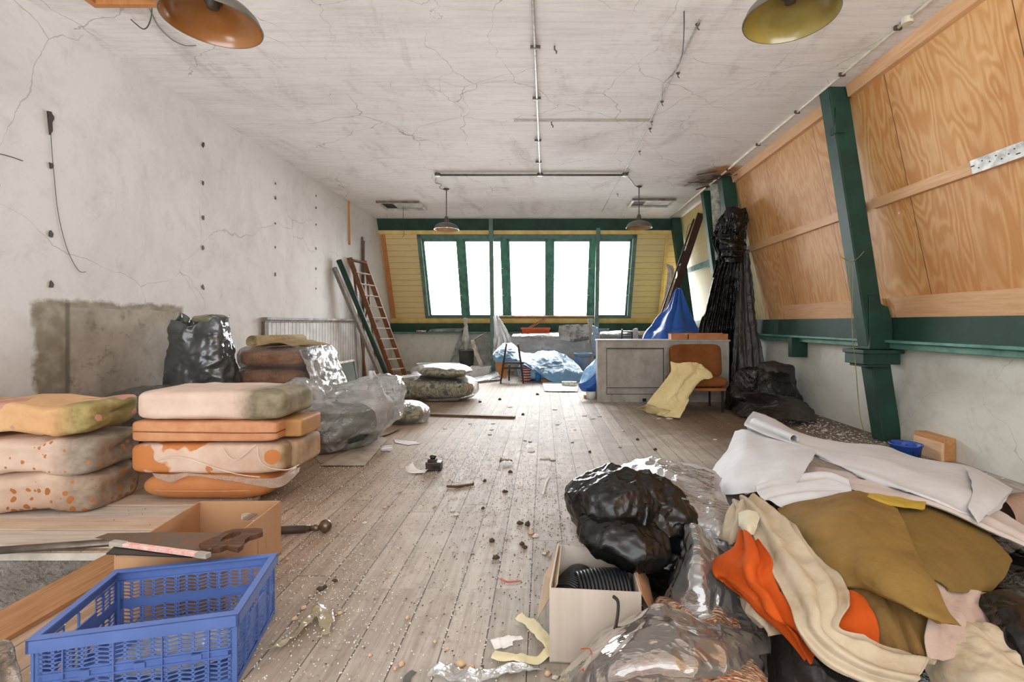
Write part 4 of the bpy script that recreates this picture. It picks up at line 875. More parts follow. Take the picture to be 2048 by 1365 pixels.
# chair with its back to us
o = thing('wooden_chair', 'small dark wooden chair seen from behind in front of the pale blue sheet', 'chair', fz(1024, 768)); Yc = 9.92
MB().tube([fz(1001, 768), fy(1007, 727, 9.95), fy(1013, 688, 9.8)], [.017, .02, .016], 8).build('back_post', DKW, o); MB().tube([fz(1047, 768), fy(1042, 727, 9.95), fy(1036, 688, 9.8)], [.017, .02, .016], 8).build('back_post', DKW, o)
MB().tube([fz(1018, 762), fy(1019, 730, 10.35)], .017, 8).build('leg', DKW, o); MB().tube([fz(1058, 762), fy(1052, 730, 10.35)], .017, 8).build('leg', DKW, o)
a = fy(1006, 728, 9.94); b = fy(1044, 728, 9.94); MB().box((a.x, a.y - .02, .42), (b.x + .04, a.y + .4, .45)).build('seat', DKW, o, bevel=.01)
MB().bar(a + Vector((0, 0, -.09)), b + Vector((0, 0, -.09)), .02, .04).build('stretcher', DKW, o)
LBL = film('pale_blue_film', tint='#bcdcf2', clear=.28, haze='#8cc0ea', wr=9, bump=.8, dist=.05, gl=.5)
R4 = lambda pts, ys: [fy(*q4(x, y), Y) for (x, y), Y in zip(pts, ys)]
rows = [R4([(235, 480), (290, 468), (360, 520), (440, 545), (520, 528), (600, 528), (700, 552)], [10.6] * 7),
        R4([(200, 510), (280, 500), (370, 560), (450, 590), (540, 570), (640, 580), (768, 622)], [10.3] * 7),
        R4([(165, 550), (260, 560), (370, 590), (460, 630), (560, 640), (680, 640), (810, 655)], [10.1] * 7),
        R4([(175, 585), (280, 600), (390, 615), (480, 670), (570, 690), (700, 690), (825, 690)], [10.05, 10.05, 10.05, 10, 9.95, 9.95, 9.95]),
        R4([(190, 600), (300, 620), (400, 630), (500, 690), (600, 745), (700, 748), (795, 745)], [10.05, 10.05, 10.0, 9.95, 9.9, 9.9, 9.9])]
tag(sheet('pale_blue_sheet', rows, LBL, n=(60, 110), amp=.035, sc=5, seed=8, folds=('v', 5, .02)), 'pale blue translucent plastic sheet thrown over things behind the dark chair', 'plastic sheet')
tag(blob('hidden_bundle', (.05, 10.6, .2), (.62, .3, .22), M('bluish_bundle', '#7fa8cc', '#a9c4d8'), p=3, n=(50, 30), layers=((.05, 4, 'soft'),), seed=4, flat=.01), 'bluish bundle lying under the pale blue plastic sheet', 'bundle')
OCH = M('ochre_board', '#b97f42', '#a06c36', rough=.5)
a = fy(1002, 758, 10.2); tag(MB().prism([fy(*q4(x, y), 10.15) for x, y in [(185, 600), (270, 600), (265, 720), (240, 722), (210, 690), (190, 645)]], (0, .03, 0)).build('ochre_seat_board', OCH), 'ochre brown curved board standing behind the small dark chair', 'board')
o = thing('striped_stack', 'red and white striped stack on the floor beside the small dark chair', 'stack', fz(1052, 763)); c0 = fz(1052, 763)
RED, WHI = M('red_band', '#a8402e', '#8f3325'), M('white_band', '#dcd8d0')
for k in range(11): MB().lathe([(.0001, k * .028), (.1, k * .028), (.112, k * .028 + .014), (.1, k * .028 + .028), (.0001, k * .028 + .028)], c0, 20).build('band', RED if k % 2 == 0 else WHI, o, smooth=True)
o = tag(MB().lathe([(.0001, 0), (.055, 0), (.065, .19), (.07, .19), (.06, -.0), (.0001, 0)], fz(1076, 763), 20).build('small_blue_tub', M('sky_blue_plastic', '#4d93d6', '#3f80c2'), smooth=True), 'small sky blue tub below the pale blue sheet', 'tub')
tag(blob('brown_scrap', fz(1092, 763, .03) + Vector((0, .1, 0)), (.12, .06, .05), OCH, n=(24, 14), seed=5, flat=.0), 'ochre scrap lying under the edge of the pale blue sheet', 'scrap')
o = thing('blue_grey_bucket', 'pale blue-grey bucket standing beside the workbench near the counter', 'bucket', fy(1166, 760, 10.7)); c0 = fy(1166, 747, 10.7); c0.z = 0
LB = M('pale_blue_enamel', '#93aeca', '#7f99b5', rough=.4)
MB().lathe([(.0001, .01), (.15, .01), (.2, .56), (.212, .565), (.212, .585), (.2, .585), (.19, .55), (.14, .03), (.0001, .03)], c0, 28).build('body', LB, o, smooth=True)
MB().tube([c0 + Vector((.205 * math.cos(a), .205 * math.sin(a) , .56 - .12 * math.sin(a / 1.0) * 0 - .06 * math.sin(a - PI))) for a in [PI + k * PI / 12 for k in range(13)]], .005, 6).build('handle', GMET, o)
# workbench shrouded in clear plastic
o = thing('workbench', 'pale workbench covered with clear plastic below the far window', 'workbench', (.2, 11.6, 0))
GW = M('pale_grey_bench', '#b9bbb6', '#9d9e98', sc=3)
box('cabinet', (-.72, 11.42, .0), (1.0, 12.1, .9), GW, o); box('worktop', (-.77, 11.34, .9), (1.05, 12.15, .935), M('bench_top', '#a9a59b', '#7f7b72', sc=8), o, bevel=.004)
box('front_lip', (-.77, 11.32, .9), (.35, 11.34, .945), wood('tan_lip', '#b98e68', '#94684a', axis=0), o)
sheet('plastic_cover', [[(-.7, 11.8, .97), (.1, 11.85, 1.0), (1.0, 11.8, .98)], [(-.75, 11.3, .95), (.1, 11.28, .97), (1.05, 11.3, .95)], [(-.78, 11.2, .6), (.1, 11.18, .6), (1.08, 11.2, .6)], [(-.85, 11.1, .2), (.1, 11.1, .2), (1.1, 11.12, .2)]], film('bench_cover_film', clear=.6, haze='#d8dcda', wr=7, bump=.8, dist=.04), o, n=(60, 80), amp=.02, sc=5, seed=12)
o = thing('orange_planter', 'orange plastic planter trough standing on the workbench', 'planter', (-.2, 11.6, 1.0)); a0 = fy(1043, 656, 11.6); a1 = fy(1100, 668, 11.6)
ORP = M('orange_terracotta_plastic', '#d9633a', '#c9562f', rough=.45)
V = []
for (ins, z, dy) in [(.04, a1.z, .07), (.0, a0.z - .03, .1), (-.012, a0.z - .03, .11), (-.012, a0.z, .11), (.0, a0.z, .1), (.012, a0.z - .01, .09), (.05, a1.z + .01, .06)]:
    V.append([(a0.x + ins, 11.6 - dy, z), (a1.x - ins, 11.6 - dy, z), (a1.x - ins, 11.6 + dy, z), (a0.x + ins, 11.6 + dy, z), (a0.x + ins, 11.6 - dy, z)])
m_ = MB().grid(V); m_.add([V[-1][0], V[-1][1], V[-1][2], V[-1][3]], [(0, 1, 2, 3)]); m_.build('trough', ORP, o)
plank('planter_stick', fy(1031, 671, 11.5), fy(1089, 637, 12.0), .018, .018, M('reddish_stick', '#8a5648', '#6d4238'), 'darker of two thin reddish sticks slanting behind the orange planter', 'stick')['group'] = 'sticks behind the planter'
plank('planter_stick', fy(1035, 671, 11.45), fy(1093, 638, 11.95), .018, .018, M('reddish_stick2', '#9a6a5a', '#7d5040'), 'paler of two thin reddish sticks slanting behind the orange planter', 'stick')['group'] = 'sticks behind the planter'
tag(sheet('mottled_panel', [[fy(1119, 652, 11.22), fy(1150, 650, 11.25), fy(1178, 650, 11.22)], [fy(1117, 665, 11.14), fy(1150, 664, 11.18), fy(1179, 663, 11.14)], [fy(1120, 680, 11.0), fy(1150, 684, 11.04), fy(1178, 679, 11.0)]], M('mouldy_grey_panel', '#b8b8b4', '#5c5d5b', sc=5, lo=.42, hi=.6), n=(30, 40), amp=.004, sc=5, seed=4, thick=.02), 'curved grey mottled panel leaning on the workbench beside the orange planter', 'panel')
plank('weathered_plank', fy(1184, 738, 11.0), fy(1180, 638, 11.7), .12, .025, wood('bleached_plank', '#b9b5ad', '#837d74', axis=2), 'bleached upright plank leaning by the slim post near the counter', 'plank')
tag(sheet('bluish_film', [[fy(1186, 652, 11.2), fy(1198, 655, 11.1)], [fy(1184, 680, 11.1), fy(1200, 682, 11.0)], [fy(1186, 712, 11.0), fy(1200, 712, 10.9)]], film('bluish_clear', tint='#d8e6f4', clear=.5, haze='#b8cce0'), n=(40, 20), amp=.03, sc=10, seed=13), 'bluish clear film bunched on the slim post beside the counter', 'plastic film')
TARP = M('blue_tarpaulin', '#3468c0', '#2c5cb0', rough=.38, sc=3, bs=50, bump=.15, spec=.5)
TARPL = M('pale_blue_tarpaulin', '#7fb4e6', '#6ba4da', rough=.4, sc=3)
r0 = [(935, 562), (900, 590), (865, 625), (830, 665), (800, 720)]
o = thing('folded_blue_tarp', 'folded two-tone blue tarpaulin hanging at the left end of the counter', 'tarpaulin', fy(1176, 786, 7.9))
sheet('light_side', [[fy(*q4(x + 10, y), Y) for (x, y), Y in zip([(925, 565), (870, 620), (825, 670), (790, 760)], [8.4, 8.3, 8.2, 8.0])], [fy(*q4(x + 20, y), Y) for (x, y), Y in zip([(940, 600), (890, 660), (850, 715), (800, 775)], [8.2, 8.1, 8.0, 7.9])], [fy(*q4(x, y), Y) for (x, y), Y in zip([(960, 640), (920, 690), (870, 735), (805, 780)], [8.1, 8.0, 7.95, 7.9])]], TARPL, o, n=(30, 50), amp=.012, sc=6, seed=3)
sheet('dark_side', [[fy(*q4(x, y), Y) for (x, y), Y in zip([(960, 680), (920, 690), (870, 735), (792, 765)], [8.05, 8.0, 7.95, 7.9])], [fy(*q4(x, y), Y) for (x, y), Y in zip([(960, 750), (920, 760), (860, 790), (798, 785)], [7.9, 7.85, 7.85, 7.85])], [fy(*q4(x, y), Y) for (x, y), Y in zip([(960, 818), (900, 822), (850, 822), (815, 815)], [7.95, 7.95, 7.95, 7.95])]], TARP, o, n=(30, 50), amp=.012, sc=6, seed=4)
tag(box('wood_offcut', fy(1168, 792, 7.95) - Vector((0, 0, .0)), fy(1183, 785, 7.95) + Vector((0, .1, .0)), wood('offcut_wood', '#c09060', '#a07040')), 'small wood offcut under the folded blue tarpaulin', 'offcut')
o = bpy.data.objects['wood_offcut']; o.location.z = 0
tag(MB().lathe([(.0001, 0), (.075, 0), (.085, .13), (.09, .13), (.08, .0), (.0001, 0)], fz(1186, 800) + Vector((-.02, .09, 0)), 20).build('small_pale_tub', WPL, smooth=True), 'small pale tub on the floor at the counter corner', 'tub')
tag(sheet('white_floor_cloth', [[fz(1085, 766, .012), fz(1110, 765, .012), fz(1154, 769, .012)], [fz(1087, 776, .02), fz(1115, 775, .02), fz(1156, 777, .012)], [fz(1089, 783, .012), fz(1120, 784, .012), fz(1155, 784, .012)]], M('white_cloth', '#eceae6', '#d5d2cc', rough=.8), n=(30, 50), amp=.008, sc=10, seed=4, zmin=.004), 'white cloth spread flat on the floor before the workbench', 'cloth')
tag(box('printed_carton', fz(1124, 772, .025), fz(1124, 772, .025) + Vector((.29, .12, .075)), M('printed_card', '#a9b3a4', '#e2e0d6', sc=22, lo=.48, hi=.52), bevel=.003), 'small printed carton lying on the white floor cloth', 'carton')
# behind the counter
tag(MB().lathe([(.0001, 0), (.08, 0), (.125, .12), (.13, .12), (.09, .0), (.0001, 0)], fy(1208, 667, 12.0), 24).build('ledge_bowl', M('grey_blue_bowl', '#8b9aa3', '#6d7b84'), smooth=True), 'grey-blue bowl standing on the bench behind the counter', 'bowl')
o = thing('low_bench', 'low pale bench with clear plastic behind the counter below the window', 'bench', (2.0, 11.8, 0))
box('bench_body', (1.35, 11.6, 0), (2.75, 12.2, .97), GW, o); sheet('cover', [[(1.4, 12.0, 1.0), (2.0, 12.0, 1.03), (2.7, 12.0, 1.0)], [(1.35, 11.6, .99), (2.0, 11.58, 1.03), (2.75, 11.6, .99)], [(1.35, 11.55, .6), (2.0, 11.5, .6), (2.75, 11.55, .6)]], CLR, o, n=(40, 60), amp=.025, sc=6, seed=14)
o = thing('slatted_chair', 'dark chair with slatted back showing above the counter', 'chair', (1.7, 9.0, 0)); NV = M('navy_wood', '#2c3440', '#1f252e', rough=.4)
for px in (1244, 1264):
    a = fy(px, 659 if px < 1250 else 664, 9.6); MB().tube([(a.x, 9.7, 0), (a.x, 9.65, .5), a], .018, 8).build('back_post', NV, o); MB().tube([(a.x, 9.3, 0), (a.x, 9.3, .46)], .018, 8).build('leg', NV, o)
a, b = fy(1244, 664, 9.62), fy(1265, 664, 9.62)
for dz in (0, -.05, -.1, -.2): MB().bar(a + Vector((0, 0, dz)), b + Vector((0, 0, dz)), .015, .022).build('slat', NV, o)
box('seat', (a.x - .04, 9.28, .44), (b.x + .04, 9.7, .47), NV, o)
tag(sheet('white_wrapper', [[fy(1271, 657, 10.5), fy(1275, 658, 10.5)], [fy(1262, 672, 10.4), fy(1276, 671, 10.4)], [fy(1256, 760, 10.4), fy(1278, 760, 10.4)]], RAGW, n=(20, 20), amp=.015, sc=9, seed=9), 'white crumpled wrapper poking up behind the counter', 'wrapper')
# counter
CNT = M('grey_painted_wood', '#a5a29b', '#8b8780', rough=.6, sc=5, bs=30, bump=.25, lo=.35, hi=.7)
def cnt_mat():
    t = NT('scuffed_grey_paint'); p = t.obj(); n = t.noise(p, 3, 6, .7); s = t.noise(p, 28, 4, .6); st = t.noise(t.map(p, (1, 1, .3)), 6, 5, .7)
    c = t.mix(t.mask(n, .4, .65), hexc('#b1aea6'), hexc('#97938b')); c = t.mix(t.math('MULTIPLY', t.mask(st, .55, .7), .5), c, hexc('#7e7a71')); c = t.mix(t.math('MULTIPLY', t.mask(s, .66, .72), t.mask(n, .4, .55)), c, hexc('#3f3a33'))
    return t.done(c, .6, t.bump(s, .2, .004), None, .3)
CNT = cnt_mat()
o = thing('counter', 'long grey painted panelled counter standing across the room', 'counter', (1.87, 7.8, 0)); X0, X1, Yf, ZT = .847, 2.93, 7.6, .99
box('body', (X0 + .01, Yf + .02, .0), (X1, 7.93, ZT - .03), CNT, o); box('top', (X0 - .005, Yf - .01, ZT - .03), (X1 + .02, 7.95, ZT), CNT, o, bevel=.005)
box('top_rail', (X0, Yf, ZT - .13), (X1, Yf + .02, ZT - .03), CNT, o, bevel=.003); box('bottom_rail', (X0, Yf, .0), (X1, Yf + .02, .12), CNT, o, bevel=.003)
for x in (X0, 1.9, X1 - .14): box('stile', (x, Yf - .001, .12), (x + .14, Yf + .02, ZT - .13), CNT, o, bevel=.003)
for (a, b) in ((X0 + .14, 1.9), (2.04, X1 - .14)): box('moulding', (a, Yf - .002, .235), (b, Yf + .02, .25), CNT, o); box('moulding', (a, Yf + .004, ZT - .15), (b, Yf + .02, ZT - .13), M('dark_joint', '#57524a'), o)
for a in (X0 + .14, 1.89): box('panel_joint', (a, Yf + .004, .13), (a + .008, Yf + .02, ZT - .14), M('dark_joint', '#57524a'), o)
box('panel_joint', (X0 + .14, Yf + .002, .12), (1.9, Yf + .02, .128), M('dark_joint', '#57524a'), o); box('panel_joint', (X0 + .14, Yf - .003, .226), (1.9, Yf + .02, .236), M('dark_joint', '#57524a'), o)
box('notch', (1.56, Yf - .003, .01), (1.62, Yf + .01, .06), dk, o)
# shallow cartons on the counter
TC = M('tan_carton', '#c48a5c', '#ad7448', rough=.7)
for (xa, xb, ya, yb, lab) in [(1343, 1376, 7.66, 7.86, 'short folded tan carton flap on the counter, beside the long carton'), (1377, 1461, 7.66, 7.9, 'long shallow tan carton on the counter top')]:
    o = thing('shallow_carton', lab, 'carton', (fy(xa, 680, ya).x, ya, ZT)); a, b = fy(xa, 680, ya).x, min(2.94, fy(xb, 680, ya).x)
    box('carton_base', (a, ya, ZT + .001), (b, yb, ZT + .006), TC, o); box('carton_side', (a, ya, ZT + .006), (b, ya + .005, ZT + .085), TC, o); box('carton_side', (a, yb - .005, ZT + .006), (b, yb, ZT + .1), TC, o)
    box('carton_end', (a, ya, ZT + .006), (a + .005, yb, ZT + .09), TC, o); box('carton_end', (b - .005, ya, ZT + .006), (b, yb, ZT + .09), TC, o)
# armchair
UPH = M('brown_upholstery', '#8a5732', '#744523', rough=.9, sc=4, bs=150, bump=.4, dist=.003, spec=.1)
o = thing('brown_easy_chair', 'low armless brown upholstered chair in front of the counter', 'chair', (2.2, 6.95, 0))
blob('backrest', (2.30, 7.31, .68), (.385, .075, .25), UPH, o, p=9, pz=7, n=(90, 50), layers=((.004, 5, 'soft'),), tilt=(-.12, 0))
blob('seat', (2.20, 6.98, .42), (.375, .33, .085), UPH, o, p=8, pz=3.2, n=(90, 40), layers=((.004, 5, 'soft'),))
box('seat_frame', (1.86, 6.68, .30), (2.54, 7.3, .345), M('orange_brown_edge', '#a8693a', '#8c5229', rough=.7), o, bevel=.015)
for x in (1.9, 2.5):
    MB().tube([(x, 6.72, 0), (x, 6.72, .3)], .016, 10).build('leg', dk, o); MB().tube([(x, 7.25, 0), (x, 7.25, .3)], .016, 10).build('leg', dk, o)
CRM = M('cream_sheet', '#eadba8', '#dcca90', rough=.7, sc=4, bs=25, bump=.2)
tag(sheet('cream_sheet', [[fy(1340, 724, 6.60), fy(1352, 728, 6.62), fy(1380, 726, 6.66), fy(1405, 731, 6.7)], [fy(1341, 745, 6.56), fy(1362, 742, 6.56), fy(1395, 744, 6.58), fy(1424, 755, 6.6)], [fy(1328, 764, 6.5), fy(1352, 764, 6.48), fy(1372, 764, 6.5), fy(1400, 763, 6.55)],
    [fy(1305, 793, 6.5), fy(1330, 795, 6.42), fy(1352, 797, 6.42), fy(1378, 792, 6.45)], [fy(1290, 812, 6.55), fy(1320, 818, 6.4), fy(1345, 818, 6.35), fy(1376, 806, 6.4)], [fz(1268, 820, .01), fz(1303, 828, .015), fz(1330, 834, .01), fz(1361, 840, .01)]],
    CRM, n=(140, 90), amp=.026, sc=7, seed=6, folds=('v', 2.5, .015)), 'crumpled cream paper-like sheet hanging off the brown easy chair to the floor', 'sheet')
# big blue tarpaulin behind the counter
tag(sheet('blue_tarpaulin', [[fy(1354, 580, 9.4), fy(1357, 577, 9.4), fy(1359, 580, 9.4)], [fy(1337, 621, 9.35), fy(1352, 615, 9.1), fy(1374, 612, 9.3)], [fy(1318, 636, 9.3), fy(1347, 635, 8.95), fy(1384, 636, 9.2)], [fy(1303, 653, 9.2), fy(1342, 658, 8.8), fy(1392, 655, 9.1)], [fy(1286, 678, 9.0), fy(1338, 680, 8.6), fy(1400, 678, 9.0)], [fy(1270, 760, 9.2), fy(1330, 770, 8.4), fy(1405, 760, 9.0)]], TARP, n=(80, 80), amp=.03, sc=3, seed=11, folds=('v', 3.5, .05)), 'bright blue tarpaulin peaked like a tent behind the counter below the dark ladder', 'tarpaulin')
o = thing('dark_ladder', 'dark brown ladder leaning in the far right corner above the blue tarpaulin', 'ladder', (2.3, 11.3, 0))
DB = wood('dark_brown_rail', '#4b3229', '#35221b', axis=2)
a0, a1 = fy(1402, 427, 9.9), Vector((2.42, 11.25, 0)); b0, b1 = fy(1388, 438, 10.0), Vector((2.25, 11.3, 0))
MB().bar(a1, a0, .135, .045, up=(0, 1, 0)).build('rail', DB, o); MB().bar(b1, b0, .03, .05, up=(0, 1, 0)).build('rail', DB, o)
for k in range(1, 11): MB().bar(a1.lerp(a0, k / 11) , b1.lerp(b0, k / 11), .03, .03).build('rung', WHT, o)
MB().tube(spl([b0 + Vector((0, 0, -.1)), b0 + Vector((-.12, 0, -.15)), b0 + Vector((-.17, 0, -.5)), b0 + Vector((-.1, 0, -.7))], 20), .006, 5).build('cord', WIRE, o)
tag(sheet('white_net_bundle', [[fy(1330, 527, 11.0), fy(1338, 530, 10.95), fy(1345, 532, 11.0)], [fy(1336, 548, 11.0), fy(1341, 550, 10.95), fy(1347, 548, 11.0)], [fy(1333, 580, 10.95), fy(1339, 580, 10.9), fy(1345, 578, 10.95)], [fy(1322, 620, 10.8), fy(1330, 622, 10.75), fy(1338, 618, 10.8)]], RAGW, n=(70, 30), amp=.03, sc=9, seed=15, folds=('v', 4, .02)), 'white stringy net bundle hanging beside the dark ladder', 'net')
# black plastic curtain
def blackp(name, c='#1d1b1a', rough=.2, wr=6, b=1.0, d=.06):
    t = NT(name); p = t.obj(); w = t.noise(t.map(p, (1, 1, .35)), wr, 4, .55, 1.0); w2 = t.noise(p, wr * 4, 3, .6, 1.5); r = t.math('ABSOLUTE', t.math('SUBTRACT', w, .5))
    return t.done(hexc(c), rough, t.bump(t.math('SUBTRACT', t.math('MULTIPLY', w2, .15), r), b, d), None, .5)
BLK, BLKM = blackp('shiny_black_plastic', '#141312', .17, 5, 1.0, .06), blackp('matt_black_plastic', '#302a26', .42, 3, .7)
o = thing('black_plastic_curtain', 'shiny black plastic sheeting bunched on the green post and hanging to the floor', 'plastic sheet', (3.1, 8.0, 0))
def row(y, a, b, Ys): return [fy(a + (b - a) * k / (len(Ys) - 1), y, Y) for k, Y in enumerate(Ys)]
sheet('shiny_layer', [row(418, 1458, 1490, [7.95, 7.8, 7.85, 7.95]), row(445, 1440, 1493, [7.95, 7.75, 7.75, 7.95]), row(480, 1427, 1492, [7.98, 7.8, 7.75, 7.95]), row(520, 1434, 1490, [8.0, 7.85, 7.8, 7.95]), row(560, 1424, 1488, [8.02, 7.95, 7.85, 7.95]), row(620, 1410, 1484, [8.15, 8.05, 7.99, 7.99]), row(670, 1396, 1482, [8.2, 8.1, 8.02, 7.99]), row(780, 1392, 1480, [8.2, 8.1, 8.05, 8.0])], BLK, o, n=(120, 110), amp=.035, sc=6, seed=17, mode='ridge', folds=('v', 9, .05))
sheet('matt_layer', [row(500, 1480, 1496, [7.95, 7.85, 7.9]), row(570, 1476, 1503, [7.95, 7.8, 7.9]), row(640, 1470, 1512, [7.9, 7.7, 7.8]), row(700, 1466, 1522, [7.8, 7.6, 7.7]), row(757, 1462, 1532, [7.7, 7.5, 7.6])], BLKM, o, n=(90, 60), amp=.02, sc=5, seed=18, mode='ridge', folds=('v', 4, .05))
blob('bunched_top', fy(1468, 445, 7.85), (.11, .09, .2), BLK, o, p=2.2, n=(80, 80), layers=((.05, 4, 'ridge'), (.03, 9, 'crumple')), seed=19)
sheet('swag', [row(470, 1430, 1485, [7.75, 7.65, 7.7, 7.8]), row(500, 1440, 1486, [7.7, 7.6, 7.6, 7.75]), row(525, 1450, 1486, [7.75, 7.65, 7.65, 7.75])], BLK, o, n=(50, 50), amp=.03, sc=7, seed=27, mode='ridge', folds=('u', 4, .03))
# heap of black plastic on the floor by the wall
o = thing('black_plastic_heap', 'crumpled heap of black plastic on the floor between the easy chair and the wall', 'plastic sheet', (3.0, 6.7, 0))
blob('heap', (3.08, 6.85, .18), (.37, .35, .3), BLK, o, rot=.3, p=2.3, n=(110, 70), layers=((.13, 2.2, 'ridge'), (.05, 6, 'crumple'), (.02, 13, 'ridge')), seed=23, flat=.006)
blob('heap', (3.32, 6.95, .3), (.26, .25, .32), BLKM, o, p=2.3, n=(80, 50), layers=((.1, 2.6, 'ridge'), (.04, 7, 'crumple')), seed=24, flat=.006)
sheet('trailing_edge', [[fz(1460, 800, .05), fz(1490, 790, .3), fz(1540, 790, .35), fz(1590, 800, .2)], [fz(1470, 828, .02), fz(1505, 815, .14), fz(1560, 812, .2), fz(1620, 815, .1)], [fz(1500, 838, .012), fz(1540, 843, .06), fz(1590, 845, .05), fz(1634, 845, .012)]], BLKM, o, n=(60, 80), amp=.04, sc=5, seed=25, zmin=.004)
# things by the right wall
o = thing('wooden_block', 'pale wooden block with a fresh board nailed on, on the floor at the right wall', 'block', (3.65, 4.5, 0))
MB().box((3.61, 4.34, .0), (3.722, 4.68, .205)).build('block', wood('orange_block_wood', '#cf9a68', '#b27a48', axis=1), o, bevel=.004)
MB().box((3.585, 4.33, .0), (3.612, 4.66, .165)).build('facing_board', wood('fresh_pale_wood', '#ecc9a4', '#d9ae84', axis=1), o, bevel=.003)
o = thing('blue_tub', 'small round blue tub smeared with dirt beside the leaning post foot', 'tub', fz(1812, 918)); c0 = fz(1811, 912)
MB().lathe([(.0001, .003), (.112, .003), (.128, .105), (.138, .107), (.138, .118), (.128, .118), (.122, .104), (.105, .012), (.0001, .012)], c0, 36).build('body', M('dirty_blue_plastic', '#2c58b5', '#1c2c4c', rough=.4, sc=16, lo=.5, hi=.62), o, smooth=True)
strg = thing('knotted_string', 'thin string tied round the leaning post and hanging to the floor', 'string', (3.4, 4.98, 0)); SG = M('yellow_string', '#8f8a52', '#6c683c')
for pts in ([(1683, 515), (1692, 520), (1703, 524), (1715, 517), (1728, 503)], [(1703, 524), (1698, 540), (1702, 600), (1704, 640), (1706, 690)], [(1703, 524), (1706, 545), (1705, 590), (1704, 640)]):
    MB().tube(spl([fy(x, y, 4.985 if y < 650 else 4.9) for x, y in pts], 30), .004, 5).build('strand', SG, strg)
MB().tube(spl([fy(x, y, 4.87) for x, y in [(1706, 688), (1712, 740), (1716, 790), (1722, 840), (1736, 890)]], 30), .004, 5).build('strand', SG, strg)
# ================================================================== PILE IN FRONT RIGHT
def q7(x, y): return (1400 + x / 2.417, 800 + y / 2.417)
def q6(x, y): return (1000 + x / 2.936, 900 + y / 2.936)
def g7(rows): return [[fz(*q7(x, y), z) for (x, y, z) in r] for r in rows]
def g6(rows): return [[fz(*q6(x, y), z) for (x, y, z) in r] for r in rows]
WCARD = M('white_corrugated_card', '#cbbfb2', '#b9ac9e', rough=.8, sc=3, bs=60, bump=.12, stretch=(3, 3, .15))
o = thing('white_cardboard_box', 'white cardboard box of black cable reels with a black bag leaning over it', 'box', (.2, 1.9, 0))
b_ = [Vector((.02, 1.765, 0)), Vector((.352, 1.735, 0)), Vector((.37, 2.06, 0)), Vector((.06, 2.10, 0))]
MB().prism([p + Z * .002 for p in b_], (0, 0, .005)).build('box_base', WCARD, o)
for i in range(4): wall_with_hole(b_[i], b_[(i + 1) % 4], [.275, .27, .28, .287][i], [], .006, 'box_wall', WCARD, .002, o)
MB().prism(g7([[(0, 0, 0)]])[0] * 0 or [fz(1113, 1171, .285), fz(1122, 1089, .285), fz(1088, 1152, .17), fz(1074, 1240, .06)], (.004, 0, .003)).build('flap', M('card_inside', '#cdb89f', '#bba58a', rough=.8), o)
MB().prism([b_[1] + Z * .27, b_[2] + Z * .28, b_[2] + Vector((.07, -.02, .16)), b_[1] + Vector((.07, .05, .13))], (.004, 0, .003)).build('flap', CARD, o)
MB().tube(spl([fz(1227, 1194, .28), fz(1236, 1205, .275), fz(1232, 1225, .24) + Vector((0, -.03, 0)), fz(1222, 1245, .2) + Vector((0, -.05, 0)), fy(1199, 1272, 1.70)], 24), .006, 6).build('loose_strap', BLKM, o)
CAB = M('black_cable', '#23262a', '#17191b', rough=.3, spec=.6)
for (c, ax, R, L_, lab) in [((.13, 1.97, .14), (.5, 1, .1), .085, .15, 'smaller coil of ribbed dark cable at the back of the white box'), ((.235, 1.90, .16), (1, .1, 0), .105, .2, 'larger coil of black cable lying at the front of the white box')]:
    o = thing('cable_reel', lab, 'cable reel', (c[0], c[1], .02)); A = Vector(ax).normalized(); B = A.orthogonal().normalized(); D = A.cross(B); cc = Vector(c)
    MB().tube([cc + A * (s_ - .5) * L_ + (B * math.cos(s_ * 2 * PI * 14) + D * math.sin(s_ * 2 * PI * 14)) * R * (.9 + .1 * math.sin(PI * s_)) for s_ in [k / 420 for k in range(421)]], .0075, 6).build('cable', CAB, o, smooth=True)
    MB().tube([cc - A * L_ * .5, cc + A * L_ * .5], R * .88, 24).build('core', CAB, o, smooth=True)
tag(MB().lathe([(.0001, 0), (.05, 0), (.05, .02), (.0001, .02)], fz(1158, 1172, .16), 24).build('green_disc', M('dark_green_plastic', '#1d5a3c', '#174a31', rough=.3)), 'dark green plastic disc lying in the white cardboard box', 'disc')
BAG = blackp('black_bin_bag', '#0b0b0b', .24, 5, .5, .02)
o = thing('black_bin_bag', 'shiny crumpled black bin bag slumped over the white cardboard box', 'bag', (.45, 2.25, 0))
def bw_(q, x, y, z): return q + Vector((-.10 * max(0, z) ** 1.5 - .05 * z, -.05 * max(0, z), .0))
blob('bag', (.46, 2.27, .29), (.205, .165, .225), BAG, o, p=2.3, n=(220, 160), layers=((.06, 3.2, 'crumple'), (.05, 7, 'crumple'), (.012, 20, 'crumple')), seed=61, flat=.01, warp=bw_, tilt=(0, -.2))
blob('bag_mouth', (.30, 2.16, .43), (.14, .10, .075), BAG, o, p=2.3, n=(100, 60), layers=((.05, 8, 'crumple'), (.015, 18, 'crumple')), seed=62, rot=-.2)
blob('bag_side', (.33, 2.02, .345), (.17, .12, .06), BAG, o, p=2.4, n=(110, 60), layers=((.035, 7, 'crumple'), (.012, 18, 'crumple')), seed=63, rot=-.25, tilt=(0, .25))
